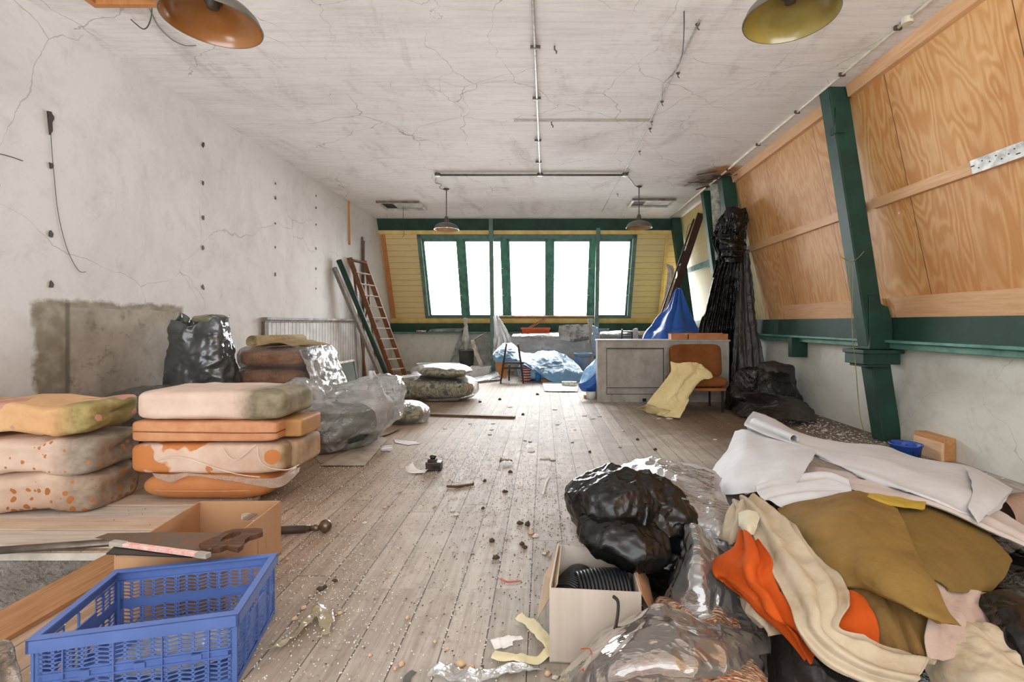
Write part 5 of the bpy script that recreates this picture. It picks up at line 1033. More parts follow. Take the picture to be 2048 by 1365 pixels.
# clear plastic over a pale heap behind the black bag
o = thing('covered_heap', 'pale heap under wrinkled clear plastic sheeting behind the black bin bag', 'heap', (.8, 3.0, 0))
blob('heap', (.78, 3.0, .15), (.4, .34, .16), M('pale_lilac_heap', '#b9b2b4', '#8e888a', sc=4), o, rot=.1, p=3, n=(60, 40), layers=((.04, 3, 'crumple'),), seed=64, flat=.005)
SIL = film('silvery_film', clear=.62, haze='#e9e6e4', wr=8, bump=.7, dist=.04, gl=1.1, rough=.12)
sheet('plastic_cover', g6([[(430, 360, .02), (560, 190, .14), (680, 120, .3), (870, 62, .38), (1050, 100, .36), (1260, 160, .33)], [(440, 380, .02), (600, 230, .2), (760, 160, .34), (900, 130, .4), (1080, 170, .4), (1260, 220, .36)], [(470, 420, .03), (650, 300, .24), (800, 240, .36), (960, 230, .42), (1130, 260, .40), (1330, 300, .38)],
    [(520, 480, .05), (700, 380, .28), (880, 330, .38), (1050, 350, .40), (1250, 400, .38), (1380, 420, .36)], [(560, 560, .05), (760, 470, .25), (960, 430, .33), (1120, 460, .34), (1260, 560, .3), (1340, 620, .28)]]), SIL, o, n=(110, 120), amp=.018, sc=7, seed=65, folds=('u', 5, .018), mode='ridge')
# clear plastic peaks between bag and cloth
CF = film('crisp_clear_film', clear=.9, haze='#f0eeee', wr=3, bump=.25, dist=.03, gl=1.2, rough=.08, rim=.3, patch=.2)
tag(sheet('clear_plastic_sheet', g6([[(1060, 520, .22), (1120, 450, .40), (1180, 500, .36), (1260, 590, .3)], [(1080, 640, .22), (1140, 600, .36), (1220, 640, .33), (1300, 720, .28)], [(1000, 830, .15), (1120, 800, .28), (1240, 800, .27), (1390, 860, .22)], [(980, 960, .1), (1130, 960, .2), (1290, 960, .2), (1460, 980, .18)], [(1050, 1060, .1), (1180, 1060, .17), (1330, 1060, .17), (1500, 1080, .15)]]), CF, n=(110, 90), amp=.035, sc=6, seed=66, mode='crumple'), 'crisp clear plastic sheet peaked between the black bag and the orange felt', 'plastic sheet')
def shav():
    t = NT('wood_shavings'); p = t.obj(); v = t.n('ShaderNodeTexVoronoi', {'Vector': t.map(p, (1, 2.2, 1)), 'Scale': 55}); n = t.noise(p, 9, 4)
    c = t.ramp(t.n('ShaderNodeSeparateColor', {0: v.outputs[1]}).outputs[0], [(0, hexc('#7a5a45')), (.35, hexc('#b08a6c')), (.6, hexc('#d3b293')), (.85, hexc('#8e6d55')), (.97, hexc('#b8603c'))])
    c = t.mix(t.math('MULTIPLY', t.mask(n, .5, .7), .5), c, hexc('#5a4436')); return t.done(c, .8, t.bump(v.outputs[0], .8, .02))
SHV = shav()
o = thing('bag_of_shavings', 'clear plastic bag of brown shavings and orange threads in front of the white box', 'bag', (.4, 1.4, 0))
blob('shavings', (.40, 1.45, .08), (.27, .16, .12), SHV, o, p=2.6, n=(60, 40), layers=((.04, 7, 'crumple'),), seed=67, flat=.006)
blob('shavings', (.55, 1.75, .08), (.16, .14, .12), SHV, o, p=2.6, n=(50, 34), layers=((.04, 7, 'crumple'),), seed=68, flat=.006)
bagp = sheet('bag', g6([[(560, 1200, .03), (620, 1090, .14), (820, 995, .24), (925, 938, .3), (1010, 950, .28), (1190, 1025, .24), (1380, 1075, .2), (1570, 1110, .15)], [(480, 1250, .05), (600, 1160, .2), (800, 1080, .27), (940, 1030, .3), (1100, 1060, .29), (1260, 1120, .26), (1420, 1140, .22), (1560, 1180, .14)],
    [(420, 1320, .06), (560, 1250, .22), (780, 1180, .29), (950, 1140, .3), (1120, 1160, .29), (1290, 1190, .26), (1440, 1210, .2), (1550, 1260, .08)], [(360, 1400, .05), (540, 1360, .2), (780, 1330, .26), (960, 1300, .27), (1130, 1310, .26), (1300, 1320, .22), (1440, 1330, .15), (1540, 1360, .03)], [(360, 1560, .01), (560, 1560, .1), (780, 1560, .12), (960, 1560, .12), (1130, 1560, .12), (1300, 1540, .1), (1420, 1520, .05), (1520, 1490, .01)]]),
    film('bag_film', clear=.86, haze='#e9ddd2', wr=3, bump=.2, dist=.03, gl=1.1, rough=.08, rim=.3, patch=.2), o, n=(110, 130), amp=.02, sc=6, seed=69)
rr = random.Random(5)
OT = M('orange_thread', '#d9532a', '#c24a22')
for k in range(16):
    x, y = rr.uniform(1180, 1420), rr.uniform(1290, 1360); a = fz(x, y, .215); a.z = .2; an = rr.uniform(0, 6); L_ = rr.uniform(.02, .05)
    MB().tube(spl([a, a + Vector((math.cos(an), math.sin(an), .1)) * L_ * .5 + Vector((0, .01, 0)), a + Vector((math.cos(an + .6), math.sin(an + .6), 0)) * L_], 8), .0018, 4).build('orange_thread', OT, o)

# heap that carries the cloths
tag(blob('buried_black_sack', (1.62, 2.3, .08), (.64, .9, .16), BLK, p=2.6, rot=-.25, n=(90, 60), layers=((.04, 3, 'crumple'), (.02, 8, 'crumple')), seed=70, flat=.006), 'big black sack buried under the pile of cloths', 'sack')
def fabric(name, c, c2, weave=260, b=.12, rough=.85, sc=3, soil=None):
    t = NT(name); p = t.obj(); n = t.noise(p, sc, 5, .65); f = t.noise(p, weave, 2, .5); c_ = t.mix(t.mask(n, .35, .68), hexc(c), hexc(c2))
    if soil: c_ = t.mix(t.math('MULTIPLY', t.mask(t.noise(p, 6, 5, .7), .56, .7), .5), c_, hexc(soil))
    return t.done(c_, rough, t.bump(t.math('ADD', t.math('MULTIPLY', f, .2), t.math('ADD', t.math('MULTIPLY', t.math('ABSOLUTE', t.math('SUBTRACT', t.noise(p, 7, 4, .6, 1.2), .5)), 2.5), t.noise(p, 22, 3))), b * 3, .008), None, .15)
OCHF = fabric('ochre_fabric', '#8a6e3c', '#735930', soil='#6e5226')
OCHD = fabric('olive_ochre_mesh', '#7d6434', '#6b5630', weave=400)
BRNF = fabric('brown_olive_fabric', '#85683c', '#705530')
MAUV = fabric('mauve_canvas', '#b9a498', '#a38d80', soil='#8a7060')
ROSE = fabric('rose_beige_weave', '#a98d7d', '#957a6b', weave=300, b=.3)
LIN = fabric('cream_linen', '#bfb29c', '#a39279', soil='#a88a5e')
LINY = fabric('yellow_cream_linen', '#c8bb90', '#b9a97b')
ORF = fabric('orange_felt', '#bd521d', '#ad4714', rough=.95)
WHP = fabric('white_coated_paper', '#cfcfd0', '#bfbfc1', rough=.6, b=.05)
PKP = fabric('pinkish_white_paper', '#c4b9b3', '#b4a9a2', rough=.7, b=.06)
YLW = fabric('yellow_cloth', '#b0943e', '#9d8232')
def cloth(name, rows, mat, lab, cat='cloth', **kw):
    kw.setdefault('n', (80, 80)); return tag(sheet(name, g7(rows), mat, **kw), lab, cat)
# lower layers first
cloth('mauve_cloth', [[(1090, 800, .36), (1200, 880, .33), (1330, 930, .3), (1450, 930, .27)], [(1090, 900, .35), (1200, 960, .31), (1290, 990, .29), (1370, 985, .26)], [(1100, 1020, .33), (1200, 1060, .3), (1310, 1060, .27), (1430, 1090, .23)], [(1080, 1150, .29), (1180, 1160, .27), (1280, 1170, .25), (1400, 1180, .2)], [(1090, 1260, .25), (1160, 1260, .25), (1240, 1240, .23), (1330, 1240, .2)]], MAUV, 'mauve-beige cloth lying between the ochre fabric and the black plastic', amp=.008, sc=5, seed=71, folds=('v', 2, .008))
cloth('brown_fabric', [[(640, 880, .33), (740, 890, .34), (900, 940, .34), (1100, 1020, .33)], [(680, 960, .31), (800, 960, .32), (950, 1010, .32), (1125, 1070, .31)], [(740, 1060, .28), (860, 1060, .29), (990, 1110, .29), (1122, 1150, .28)], [(820, 1200, .24), (930, 1220, .24), (1030, 1240, .25), (1118, 1250, .25)]], BRNF, 'brown-olive fabric folded below the ochre fabric, beside the round orange felt', amp=.006, sc=5, seed=72, folds=('v', 3, .016), thick=.004)
cloth('olive_mesh_fabric', [[(900, 500, .42), (1050, 520, .42), (1200, 530, .40), (1330, 590, .37)], [(960, 620, .42), (1100, 620, .41), (1260, 650, .38), (1490, 755, .32)], [(1020, 740, .40), (1140, 740, .39), (1290, 770, .36), (1495, 800, .31)], [(1080, 840, .37), (1190, 850, .36), (1310, 860, .33), (1470, 860, .30)], [(1130, 890, .33), (1230, 930, .32), (1320, 930, .3), (1400, 925, .28)]], OCHD, 'dark ochre mesh fabric sheet on the pile under the white paper', amp=.008, sc=3, seed=73, thick=.004, edge=.002)
cloth('orange_felt', [[(690, 930, .33), (740, 925, .34), (790, 960, .33)], [(670, 1010, .31), (750, 1010, .32), (840, 1040, .31)], [(655, 1090, .29), (750, 1100, .29), (862, 1110, .28)], [(680, 1150, .25), (770, 1180, .25), (860, 1200, .25)]], ORF, 'rounded orange felt piece tucked under the ochre fabric', amp=.004, sc=5, seed=74, thick=.005, n=(40, 40))
cloth('ochre_fabric', [[(380, 540, .38), (520, 500, .43), (740, 455, .47), (850, 490, .46), (950, 540, .44)], [(430, 620, .38), (560, 600, .44), (720, 560, .48), (880, 580, .46), (1000, 640, .44)], [(520, 720, .37), (640, 700, .43), (780, 690, .46), (930, 720, .45), (1050, 760, .42)], [(580, 810, .35), (700, 800, .40), (830, 810, .43), (980, 850, .42), (1120, 890, .39)], [(690, 900, .34), (780, 905, .36), (900, 950, .38), (1050, 1010, .38), (1190, 1020, .35)], [(700, 912, .32), (800, 930, .33), (920, 975, .34), (1100, 1060, .35), (1245, 1095, .31)]], OCHF, 'large ochre-gold fabric spread over the middle of the cloth pile', amp=.012, sc=4, seed=75, folds=('u', 2.2, .006), thick=.004, n=(110, 100), edge=.002)
cloth('yellow_cloth', [[(760, 455, .47), (900, 470, .47), (1090, 500, .45)], [(770, 468, .475), (900, 495, .47), (1085, 518, .45)], [(850, 505, .46), (950, 520, .455), (1070, 532, .44)]], YLW, 'strip of yellow cloth showing between white paper and ochre fabric', amp=.01, sc=8, seed=76, n=(30, 60))
cloth('pinkish_paper_layers', [[(500, 320, .40), (700, 350, .42), (900, 390, .42), (1150, 440, .40), (1400, 520, .37), (1600, 640, .34)], [(520, 350, .42), (700, 400, .44), (900, 430, .44), (1120, 480, .43), (1380, 590, .38), (1620, 710, .33)], [(560, 400, .43), (720, 440, .45), (900, 480, .45), (1130, 520, .44), (1360, 620, .39), (1600, 730, .33)]], PKP, 'pinkish-white paper layers folded under the long white sheet', 'paper', amp=.01, sc=5, seed=77, folds=('u', 3, .012), n=(60, 120))
o = cloth('white_paper_fold', [[(270, 420, .42), (420, 380, .45), (600, 350, .47), (720, 400, .47)], [(290, 470, .41), (440, 440, .44), (600, 420, .46), (735, 450, .46)], [(400, 525, .40), (500, 510, .42), (600, 480, .44), (740, 458, .455)]], WHP, 'white paper folded double lying in front of the long white sheet', 'paper', amp=.008, sc=6, seed=78, folds=('u', 3, .014), n=(50, 70))
lws = cloth('long_white_sheet', [[(260, 60, .40), (330, 80, .41), (480, 160, .40), (680, 205, .38), (880, 225, .36), (1060, 285, .36), (1290, 318, .36), (1400, 370, .35), (1510, 430, .33)], [(225, 90, .44), (330, 130, .45), (480, 200, .44), (680, 240, .42), (880, 265, .41), (1060, 330, .41), (1250, 370, .42), (1380, 430, .40), (1490, 470, .36)],
    [(218, 125, .42), (330, 175, .44), (450, 215, .45), (620, 270, .46), (850, 310, .46), (1050, 380, .46), (1220, 430, .46), (1350, 500, .43), (1440, 530, .37)], [(250, 150, .38), (350, 190, .40), (460, 225, .42), (620, 300, .45), (800, 350, .46), (1000, 430, .46), (1180, 490, .45), (1300, 540, .42), (1400, 560, .38)], [(300, 175, .35), (380, 195, .37), (480, 240, .40), (640, 310, .43), (830, 400, .44), (980, 440, .45), (1150, 510, .43), (1270, 560, .41), (1345, 595, .38)]], WHP, 'long stiff white sheet lying across the top of the cloth pile', 'paper', amp=.006, sc=2.5, seed=79, n=(80, 180), folds=('u', 2.5, .012), mode='ridge')
cloth('white_paper_sheet', [[(170, 155, .30), (235, 150, .38), (330, 180, .42), (450, 215, .45), (565, 262, .48)], [(130, 250, .30), (220, 230, .40), (330, 240, .44), (430, 270, .47), (545, 285, .49)], [(80, 310, .26), (200, 290, .38), (310, 300, .43), (410, 340, .46), (500, 360, .47)], [(30, 390, .22), (140, 380, .34), (250, 380, .40), (350, 400, .43), (450, 430, .44)], [(0, 440, .18), (100, 460, .28), (230, 450, .36), (330, 430, .40), (400, 500, .40)]], WHP, 'broad stiff white sheet folded over at the back left of the cloth pile', 'paper', amp=.006, sc=2.5, seed=80, n=(90, 90), mode='ridge', folds=('v', 1.5, .01))
sheet('folded_corner', g7([[(1285, 325, .40), (1390, 385, .41), (1508, 436, .37)], [(1318, 430, .455), (1390, 450, .45), (1462, 482, .41)], [(1300, 520, .44), (1345, 540, .435), (1395, 540, .41)], [(1296, 518, .43), (1325, 570, .425), (1342, 598, .41)]]), WHP, lws, n=(40, 40), amp=.004, sc=4, seed=91)
c1, c2 = fz(*q7(268, 118), .43), fz(*q7(455, 190), .46); ax_ = (c2 - c1); sd = Vector((-ax_.y, ax_.x, 0)).normalized()
MB().grid([[c1 + ax_ * t + (sd * math.cos(a) + Vector((0, 0, math.sin(a)))) * (.055 - .025 * t) * (1 - .05 * a) for a in [-.6 + k * .27 for k in range(22)]] for t in [i / 14 for i in range(15)]]).build('curled_end', WHP, lws, smooth=True, solid=.003, fix=False)
tag(MB().grid([[fz(*q7(1440, 560), .22) + Vector((t * .5, t * .12, 0)) + Vector((0, -math.cos(a) * .1, math.sin(a) * .1)) for a in [2 * PI * k / 32 for k in range(33)]] for t in [i / 12 for i in range(13)]]).build('woven_roll', ROSE, smooth=True), 'rose-beige woven roll at the right end of the white sheets', 'roll')
# linen round the orange felt
cloth('cream_linen', [[(165, 500, .42), (220, 475, .46), (290, 480, .46)], [(190, 560, .43), (300, 540, .47), (440, 600, .44)], [(250, 650, .42), (360, 650, .45), (505, 680, .42)], [(300, 760, .40), (420, 750, .43), (590, 780, .38)], [(370, 880, .38), (500, 870, .41), (690, 890, .36)], [(440, 1000, .36), (560, 1000, .39), (715, 985, .35)], [(480, 1120, .33), (580, 1110, .35), (665, 1105, .32)], [(580, 1260, .28), (690, 1200, .31), (850, 1190, .28)], [(760, 1360, .24), (870, 1290, .27), (980, 1220, .26)], [(980, 1420, .22), (1060, 1330, .26), (1140, 1250, .25)]], LIN, 'long cream linen cloth winding down past the orange felt', amp=.012, sc=6, seed=81, folds=('v', 3, .02), n=(180, 60), thick=.003, mode='ridge')
cloth('linen_drape', [[(170, 500, .43), (200, 490, .45), (240, 520, .44)], [(130, 580, .38), (180, 570, .42), (215, 600, .42)], [(103, 670, .33), (160, 660, .38), (200, 640, .40)], [(130, 730, .28), (155, 755, .3), (190, 690, .35)]], LIN, 'cream linen fold hanging left of the orange felt', amp=.01, sc=7, seed=82, folds=('v', 2, .015), n=(60, 40))
cloth('pale_linen_band', [[(190, 560, .455), (235, 545, .47), (290, 560, .46)], [(195, 600, .45), (235, 605, .47), (275, 610, .46)], [(205, 635, .43), (230, 650, .45), (260, 655, .44)]], fabric('whitish_linen', '#cfc8b2', '#beb59c'), 'whitish cloth band gathered just above the orange felt', n=(30, 30), amp=.008, sc=9, seed=83)
cloth('folded_orange_felt', [[(195, 640, .40), (230, 650, .45), (275, 690, .44)], [(160, 730, .37), (230, 730, .44), (340, 780, .42)], [(50, 770, .32), (200, 800, .42), (345, 840, .40)], [(70, 840, .31), (220, 880, .38), (385, 930, .37)], [(200, 960, .31), (300, 960, .37), (405, 985, .35)], [(260, 1010, .29), (350, 1050, .34), (450, 1080, .32)], [(400, 1130, .25), (440, 1140, .28), (500, 1160, .28)], [(500, 1240, .2), (525, 1245, .22), (545, 1255, .22)]], ORF, 'bright orange felt folded in a peak at the left edge of the pile', amp=.006, sc=5, seed=84, folds=('v', 2.2, .028), n=(110, 70), thick=.004, mode='soft')
cloth('linen_scrap', [[(205, 960, .26), (260, 990, .3), (300, 1040, .29)], [(220, 1030, .24), (280, 1060, .28), (330, 1080, .26)], [(270, 1100, .2), (320, 1130, .24), (400, 1140, .22)]], LIN, 'crumpled cream linen scrap under the peak of orange felt', n=(50, 40), amp=.018, sc=9, seed=85)
o = blob('cream_bundle', fz(*q7(1400, 1400), .12), (.17, .15, .14), LIN, p=2.6, n=(110, 70), layers=((.03, 6, 'ridge'), (.01, 16, 'ridge')), seed=86, rot=.3, flat=.006)
tag(o, 'fat cream linen bundle at the bottom right of the pile', 'bundle')
cloth('black_plastic_sheet', [[(1340, 995, .26), (1440, 940, .3), (1640, 915, .3)], [(1400, 1060, .26), (1500, 1030, .3), (1660, 1010, .3)], [(1450, 1170, .24), (1550, 1150, .28), (1680, 1130, .28)], [(1520, 1300, .2), (1600, 1290, .23), (1700, 1270, .22)]], BAG, 'shiny black plastic at the right edge beside the cream bundle', 'plastic sheet', n=(80, 70), amp=.02, sc=7, seed=87)
cloth('black_plastic_strip', [[(1430, 860, .2), (1510, 760, .26), (1600, 700, .28)], [(1440, 920, .2), (1520, 860, .24), (1620, 800, .26)], [(1450, 950, .16), (1540, 930, .2), (1640, 900, .22)]], BAG, 'black plastic showing between the mesh fabric and the frame edge', 'plastic sheet', n=(50, 50), amp=.02, sc=7, seed=88)
cloth('black_film', [[(340, 1130, .1), (440, 1150, .16), (560, 1250, .16)], [(330, 1250, .06), (450, 1270, .12), (620, 1330, .14)], [(330, 1380, .02), (480, 1400, .06), (680, 1430, .1)]], BLKM, 'dark plastic film on the floor below the orange felt', 'plastic sheet', n=(50, 50), amp=.01, sc=6, seed=89, zmin=.004)
# ================================================================== CEILING FITTINGS
DIRM = M('dark_grimy_metal', '#6b645a', '#4a443c', metal=.4, rough=.5, sc=12)
PALM = M('pale_painted_pipe', '#b9b1a6', '#857c70', rough=.5, sc=20)
WPIP = M('cream_conduit', '#d9d3c0', '#bdb59f', rough=.45, sc=9)
def lamp(x, y, zr, r, label, inner, rod_top=CZ):
    o = thing('pendant_lamp', label, 'lamp', (x, y, zr), 'enamelled pendant lamps'); c = Vector((x, y, zr)); k = r / .235
    out = [(r, 0), (r * 1.01, .006), (r * .985, .016), (r * .93, .05), (r * .80, .085), (r * .58, .112), (r * .36, .128), (r * .2, .136)]
    shd = MB().lathe(out + [(r * .2 - .003, .130), (r * .36, .122), (r * .57, .106), (r * .79, .079), (r * .915, .046), (r * .972, .012), (r * .985, 0), (r, 0)], c, 56).build('lamp_shade', M('grey_brown_enamel', '#6a6459', '#565046', rough=.35, sc=5, spec=.6), o, smooth=True, fix=True)
    MB().lathe([(r * .19, .128), (r * .36, .1205), (r * .57, .1045), (r * .785, .0775), (r * .91, .0445), (r * .967, .0105), (r * .98, .001)], c, 56).build('enamel_lining', M('lining', inner[0], inner[1], rough=.22, sc=4, bs=30, bump=.03, spec=.7), shd, smooth=True)
    MB().lathe([(.0001, .09), (.03, .09), (.035, .12), (.048, .13), (.045, .17), (.036, .20), (.034, .23), (.014, .25)], c, 24).build('socket', DIRM, o, smooth=True)
    MB().tube([c + Vector((0, 0, .24)), Vector((x, y, rod_top - .02))], .009, 10).build('rod', DIRM, o, smooth=True)
    MB().lathe([(.012, -.03), (.05, -.012), (.055, 0), (.0001, 0)], (x, y, rod_top), 20).build('ceiling_rose', DIRM, o, smooth=True)
    return o
lamp(-1.89, 2.74, 2.96, .25, 'round shade lamp with glossy orange-brown inside, nearest on the side of the cement patch', ('#a06a36', '#8f5a2a'))
lamp(1.385, 2.70, 2.965, .25, 'round shade lamp with mustard inside, nearest on the plywood side', ('#a3914c', '#8c7a38'))
lamp(-1.80, 8.85, 2.975, .228, 'far grey-brown pendant lamp hanging before the left panes of the window', ('#c9a57a', '#b08d63'))
lamp(1.72, 8.69, 2.975, .235, 'far grey-brown pendant lamp hanging before the right pane near the ladder', ('#b08f66', '#94754f'))
def cl(px, py, off=.02): return fz(px, py, CZ - off)
zc = CZ - .016
o = thing('ceiling_conduit', 'long thin metal conduit running down the middle of the ceiling', 'conduit', (-.08, 5, zc))
MB().tube([(-.095, YN + .1, zc), (-.085, 3.7, zc), (-.065, 7.94, zc)], .012, 8).build('pipe', PALM, o, smooth=True)
for py in (96, 198, 282, 325):
    p = cl(1068 + py * .028, py); MB().box((p.x - .045, p.y - .012, CZ - .03), (p.x + .045, p.y + .012, CZ)).build('clip', DIRM, o, bevel=.003)
o = thing('cross_pipe', 'dark pipe fixed across the ceiling between the two far lamps', 'pipe', (-.2, 7.94, zc))
MB().tube([(-1.76, 7.94, zc - .01), (1.34, 7.94, zc - .01)], .017, 10).build('pipe', DIRM, o, smooth=True)
for x in (-1.76, -.065, 1.34): MB().lathe([(.0001, -.05), (.045, -.045), (.05, -.02), (.05, 0), (.0001, 0)], (x, 7.94, CZ), 16).build('junction_box', DIRM, o)
o = thing('white_conduit', 'cream conduit running along the ceiling edge beside the plywood', 'conduit', (2.95, 6, zc))
MB().tube([(2.95, YN + .1, zc), (2.95, 11.3, zc)], .013, 8).build('pipe', WPIP, o, smooth=True)
for py in (57, 150, 225, 290, 340): p = cl(CX + 2.95 / 2.46 * (CY - py), py); MB().box((p.x - .03, p.y - .01, CZ - .032), (p.x + .03, p.y + .01, CZ)).build('clip', DIRM, o)
p = cl(1808, 36, 0); MB().lathe([(.0001, -.05), (.04, -.048), (.045, 0), (.0001, 0)], (2.95, p.y, CZ), 14).build('junction_box', WPIP, o)
o = thing('surface_cable', 'thin pale cable pinned along the ceiling from the hooks towards the far lamp', 'cable', (1.3, 6, CZ))
MB().tube([(1.27, 3.9, CZ - .006), (1.29, 5.5, CZ - .005), (1.31, 7.7, CZ - .006), (1.28, 10.6, CZ - .006)], .007, 6).build('cable', PALM, o)
for i, (px, py) in enumerate([(1395, 48), (1356, 146), (1303, 243), (1300, 257), (1279, 303), (1256, 345), (1235, 388), (1324, 203)]):
    p = cl(px, py, 0); MB().lathe([(.0001, -.012), (.016, -.01), (.02, 0), (.0001, 0)], p, 10).build('pin', DIRM, o)
    MB().tube([p + Vector((0, 0, -.01)), p + Vector((0, 0, -.035)), p + Vector((.015, 0, -.05))], .005, 6).build('hook', DIRM, o)
tag(MB().tube([cl(1028, 242, .006), cl(1305, 242, .006)], .005, 6).build('thin_ceiling_pipe', PALM), 'short thin pipe across the ceiling at the first row of hooks', 'pipe')
for (px, py, lab) in [(1109, 92, 'single small iron hook in the ceiling beside the central conduit, nearest'), (1103, 244, 'curled iron hook in the ceiling by the thin pipe')]:
    p = cl(px, py, 0); tag(MB().tube([p, p + Vector((0, 0, -.03)), p + Vector((.02, 0, -.05)), p + Vector((.015, 0, -.07))], .007, 6).build('ceiling_hook', DIRM), lab, 'hook')
def hang(pts, lab, offs, r=.0045, mat=WIRE):
    o = tag(MB().tube(spl([fz(x, y, CZ - f) for (x, y), f in zip(pts, offs)], 40), r, 6).build('hanging_wire', mat), lab, 'wire')
hang([(1368, 22), (1368, 60), (1364, 110), (1352, 140), (1336, 158), (1325, 172), (1323, 198)], 'long loose wire drooping under the ceiling between two hooks', [0, .04, .07, .06, .05, .03, 0])
hang([(304, -5), (303, 30), (296, 52), (286, 58), (272, 48), (262, 39)], 'bent wire dangling from the ceiling hatch above the left wall', [0, .06, .1, .1, .08, .08])
hang([(290, -5), (312, 45), (325, 62), (345, 80), (370, 91), (392, 91)], 'thin wire curving along the ceiling beside the nearest left lamp', [0, .005, .01, .01, .01, .005], .003)
for xx, lab in ((-1.84, 'crinkled twin wire above the far left lamp'), ):
    tag(MB().tube(spl([(xx, 8.2, CZ - .005), (xx - .05, 8.35, CZ - .03), (xx + .02, 8.5, CZ - .02), (xx - .04, 8.65, CZ - .04), (-1.82, 8.82, CZ - .03)], 30), .005, 6).build('lamp_wire', WIRE), lab, 'wire')
tag(MB().tube(spl([(1.36, 7.94, CZ - .03), (1.5, 8.2, CZ - .05), (1.6, 8.45, CZ - .05), (1.7, 8.66, CZ - .02)], 20), .008, 6).build('lamp_wire', WIRE), 'dark wire from the cross pipe to the far right lamp', 'wire')
tag(MB().tube([(-2.98, 10.15, CZ - .03), (-2.98, 10.16, CZ - .35), (-2.96, 10.16, CZ - .62), (-3.0, 10.16, CZ - .66)], .005, 6).build('hanging_wire', WIRE), 'thin wire hanging straight down from the far left ceiling hatch', 'wire')
for (x0, x1, y0, y1, lab) in [(-3.40, -2.52, 9.7, 10.35, 'white framed ceiling hatch at the far end above the ladder'), (1.75, 2.62, 9.5, 10.1, 'white framed ceiling hatch at the far end behind the right lamp'), (-3.46, -2.9, 2.9, 3.70, 'brown framed ceiling hatch above the near part of the left wall')]:
    o = thing('ceiling_hatch', lab, 'hatch', (x0, y0, CZ), 'ceiling hatches'); near = y0 < 5
    fmt = PINEX if near else WHT
    mb = MB(); w = .05
    mb.box((x0, y0, CZ - .05), (x1, y0 + w, CZ)).box((x0, y1 - w, CZ - .05), (x1, y1, CZ)).box((x0, y0 + w, CZ - .05), (x0 + w, y1 - w, CZ)).box((x1 - w, y0 + w, CZ - .05), (x1, y1 - w, CZ)); mb.build('frame', fmt, o, bevel=.004)
    box('face_board', (x0 + .002, y0 - .008, CZ - .052), (x1 - .002, y0, CZ - .005), M('grimy_brown_edge', '#8c8074', '#5d5247', sc=9), o)
    box('opening', (x0 + w, y0 + w, CZ - .012), (x1 - w, y1 - w, CZ - .002), dk, o); 
    if not near: box('sliding_cover', (x0 + w + .25, y0 + w, CZ - .03), (x1 - w, y1 - w - .1, CZ - .014), WHT, o)

# ================================================================== THINGS ON THE FLOOR
IRON = M('dark_cast_metal', '#4f463d', '#332c26', metal=.6, rough=.45, sc=20)
o = thing('metal_coupling_block', 'small dark metal coupling block with a knob standing on the bare floorboards', 'metal block', fz(866, 945)); c0 = fz(866, 944)
MB().box((c0.x - .065, c0.y, 0), (c0.x + .065, c0.y + .09, .075)).build('block', IRON, o, bevel=.008); blkp = o.children[0]
MB().box((c0.x - .05, c0.y + .01, .07), (c0.x + .02, c0.y + .08, .1)).build('upper_block', IRON, o, bevel=.006)
MB().lathe([(.0001, .1), (.022, .1), (.026, .108), (.03, .116), (.022, .126), (.0001, .128)], (c0.x - .01, c0.y + .045, 0), 20).build('knob', IRON, o, smooth=True)
for x in (.012, .042): MB().tube([(c0.x + x, c0.y - .004, .035), (c0.x + x, c0.y + .01, .035)], .014, 14).build('bolt_hole', dk, blkp)
PAP = M('white_paper', '#ece9e4', '#d8d3cc', rough=.8)
def at(px, py, r=0): return fz(px, py, 0)
tag(sheet('curled_paper', [[fz(810, 935, .06), fz(825, 925, .055)], [fz(815, 945, .02), fz(832, 938, .02)], [fz(828, 948, .008), fz(845, 941, .008)], [fz(850, 947, .01), fz(858, 938, .02)]], PAP, n=(30, 12), amp=.003, sc=12, seed=3), 'curled strip of white paper beside the metal coupling block', 'paper')
FOM = M('torn_foam', '#d8c0a2', '#b8926a', rough=.95, bs=90, bump=.4)
for i, (px, py, s_, m_, lab) in enumerate([(1010, 930, .05, rot, 'torn dark brown scrap on the floorboards below the metal block'), (920, 976, .05, rot, 'split stick of dark wood lying on the floorboards')]):
    p = at(px, py)
    if i: tag(MB().prism([p + Vector(v) for v in [(-.1, -.01, .004), (-.02, -.02, .004), (.09, .03, .004), (.10, .05, .004), (0, .015, .004)]], (0, 0, .018)).build('wood_splinter', rot), lab, 'splinter')
    else: tag(sheet('brown_scrap', [[p + Vector((-.05, 0, .02)), p + Vector((.05, .0, .03))], [p + Vector((-.05, .06, .03)), p + Vector((.06, .05, .01))]], rot, n=(20, 20), amp=.02, sc=16, seed=5), lab, 'scrap')
# individual scraps
YF = film('yellowed_film', tint='#fff4d8', clear=.5, haze='#e6d6ae', wr=12, bump=.7)
TAPE = fabric('masking_paper', '#e6dcb8', '#d8cca2', weave=90)
def strip(name, pts, w, mat, lab, cat='strip', seed=1, amp=.012, lift=.012):
    P = spl([fz(x, y, lift) for x, y in pts], 50); L_, R_ = [], []
    for i, p in enumerate(P):
        d = (P[min(i + 1, 50)] - P[max(i - 1, 0)]).normalized(); s_ = Vector((-d.y, d.x, 0)) * (w[min(len(w) - 1, int(i / 51 * len(w)))] / 2)
        L_.append(p + s_); R_.append(p - s_)
    G = displace([[a.lerp(b, k / 8) for k in range(9)] for a, b in zip(L_, R_)], amp, 11, seed, 'ridge', None, .004)
    G = [[Vector((q.x, q.y, max(.003, q.z))) for q in r] for r in G]
    return tag(MB().grid(G).build(name, mat, smooth=True, solid=.0015, fix=False), lab, cat)
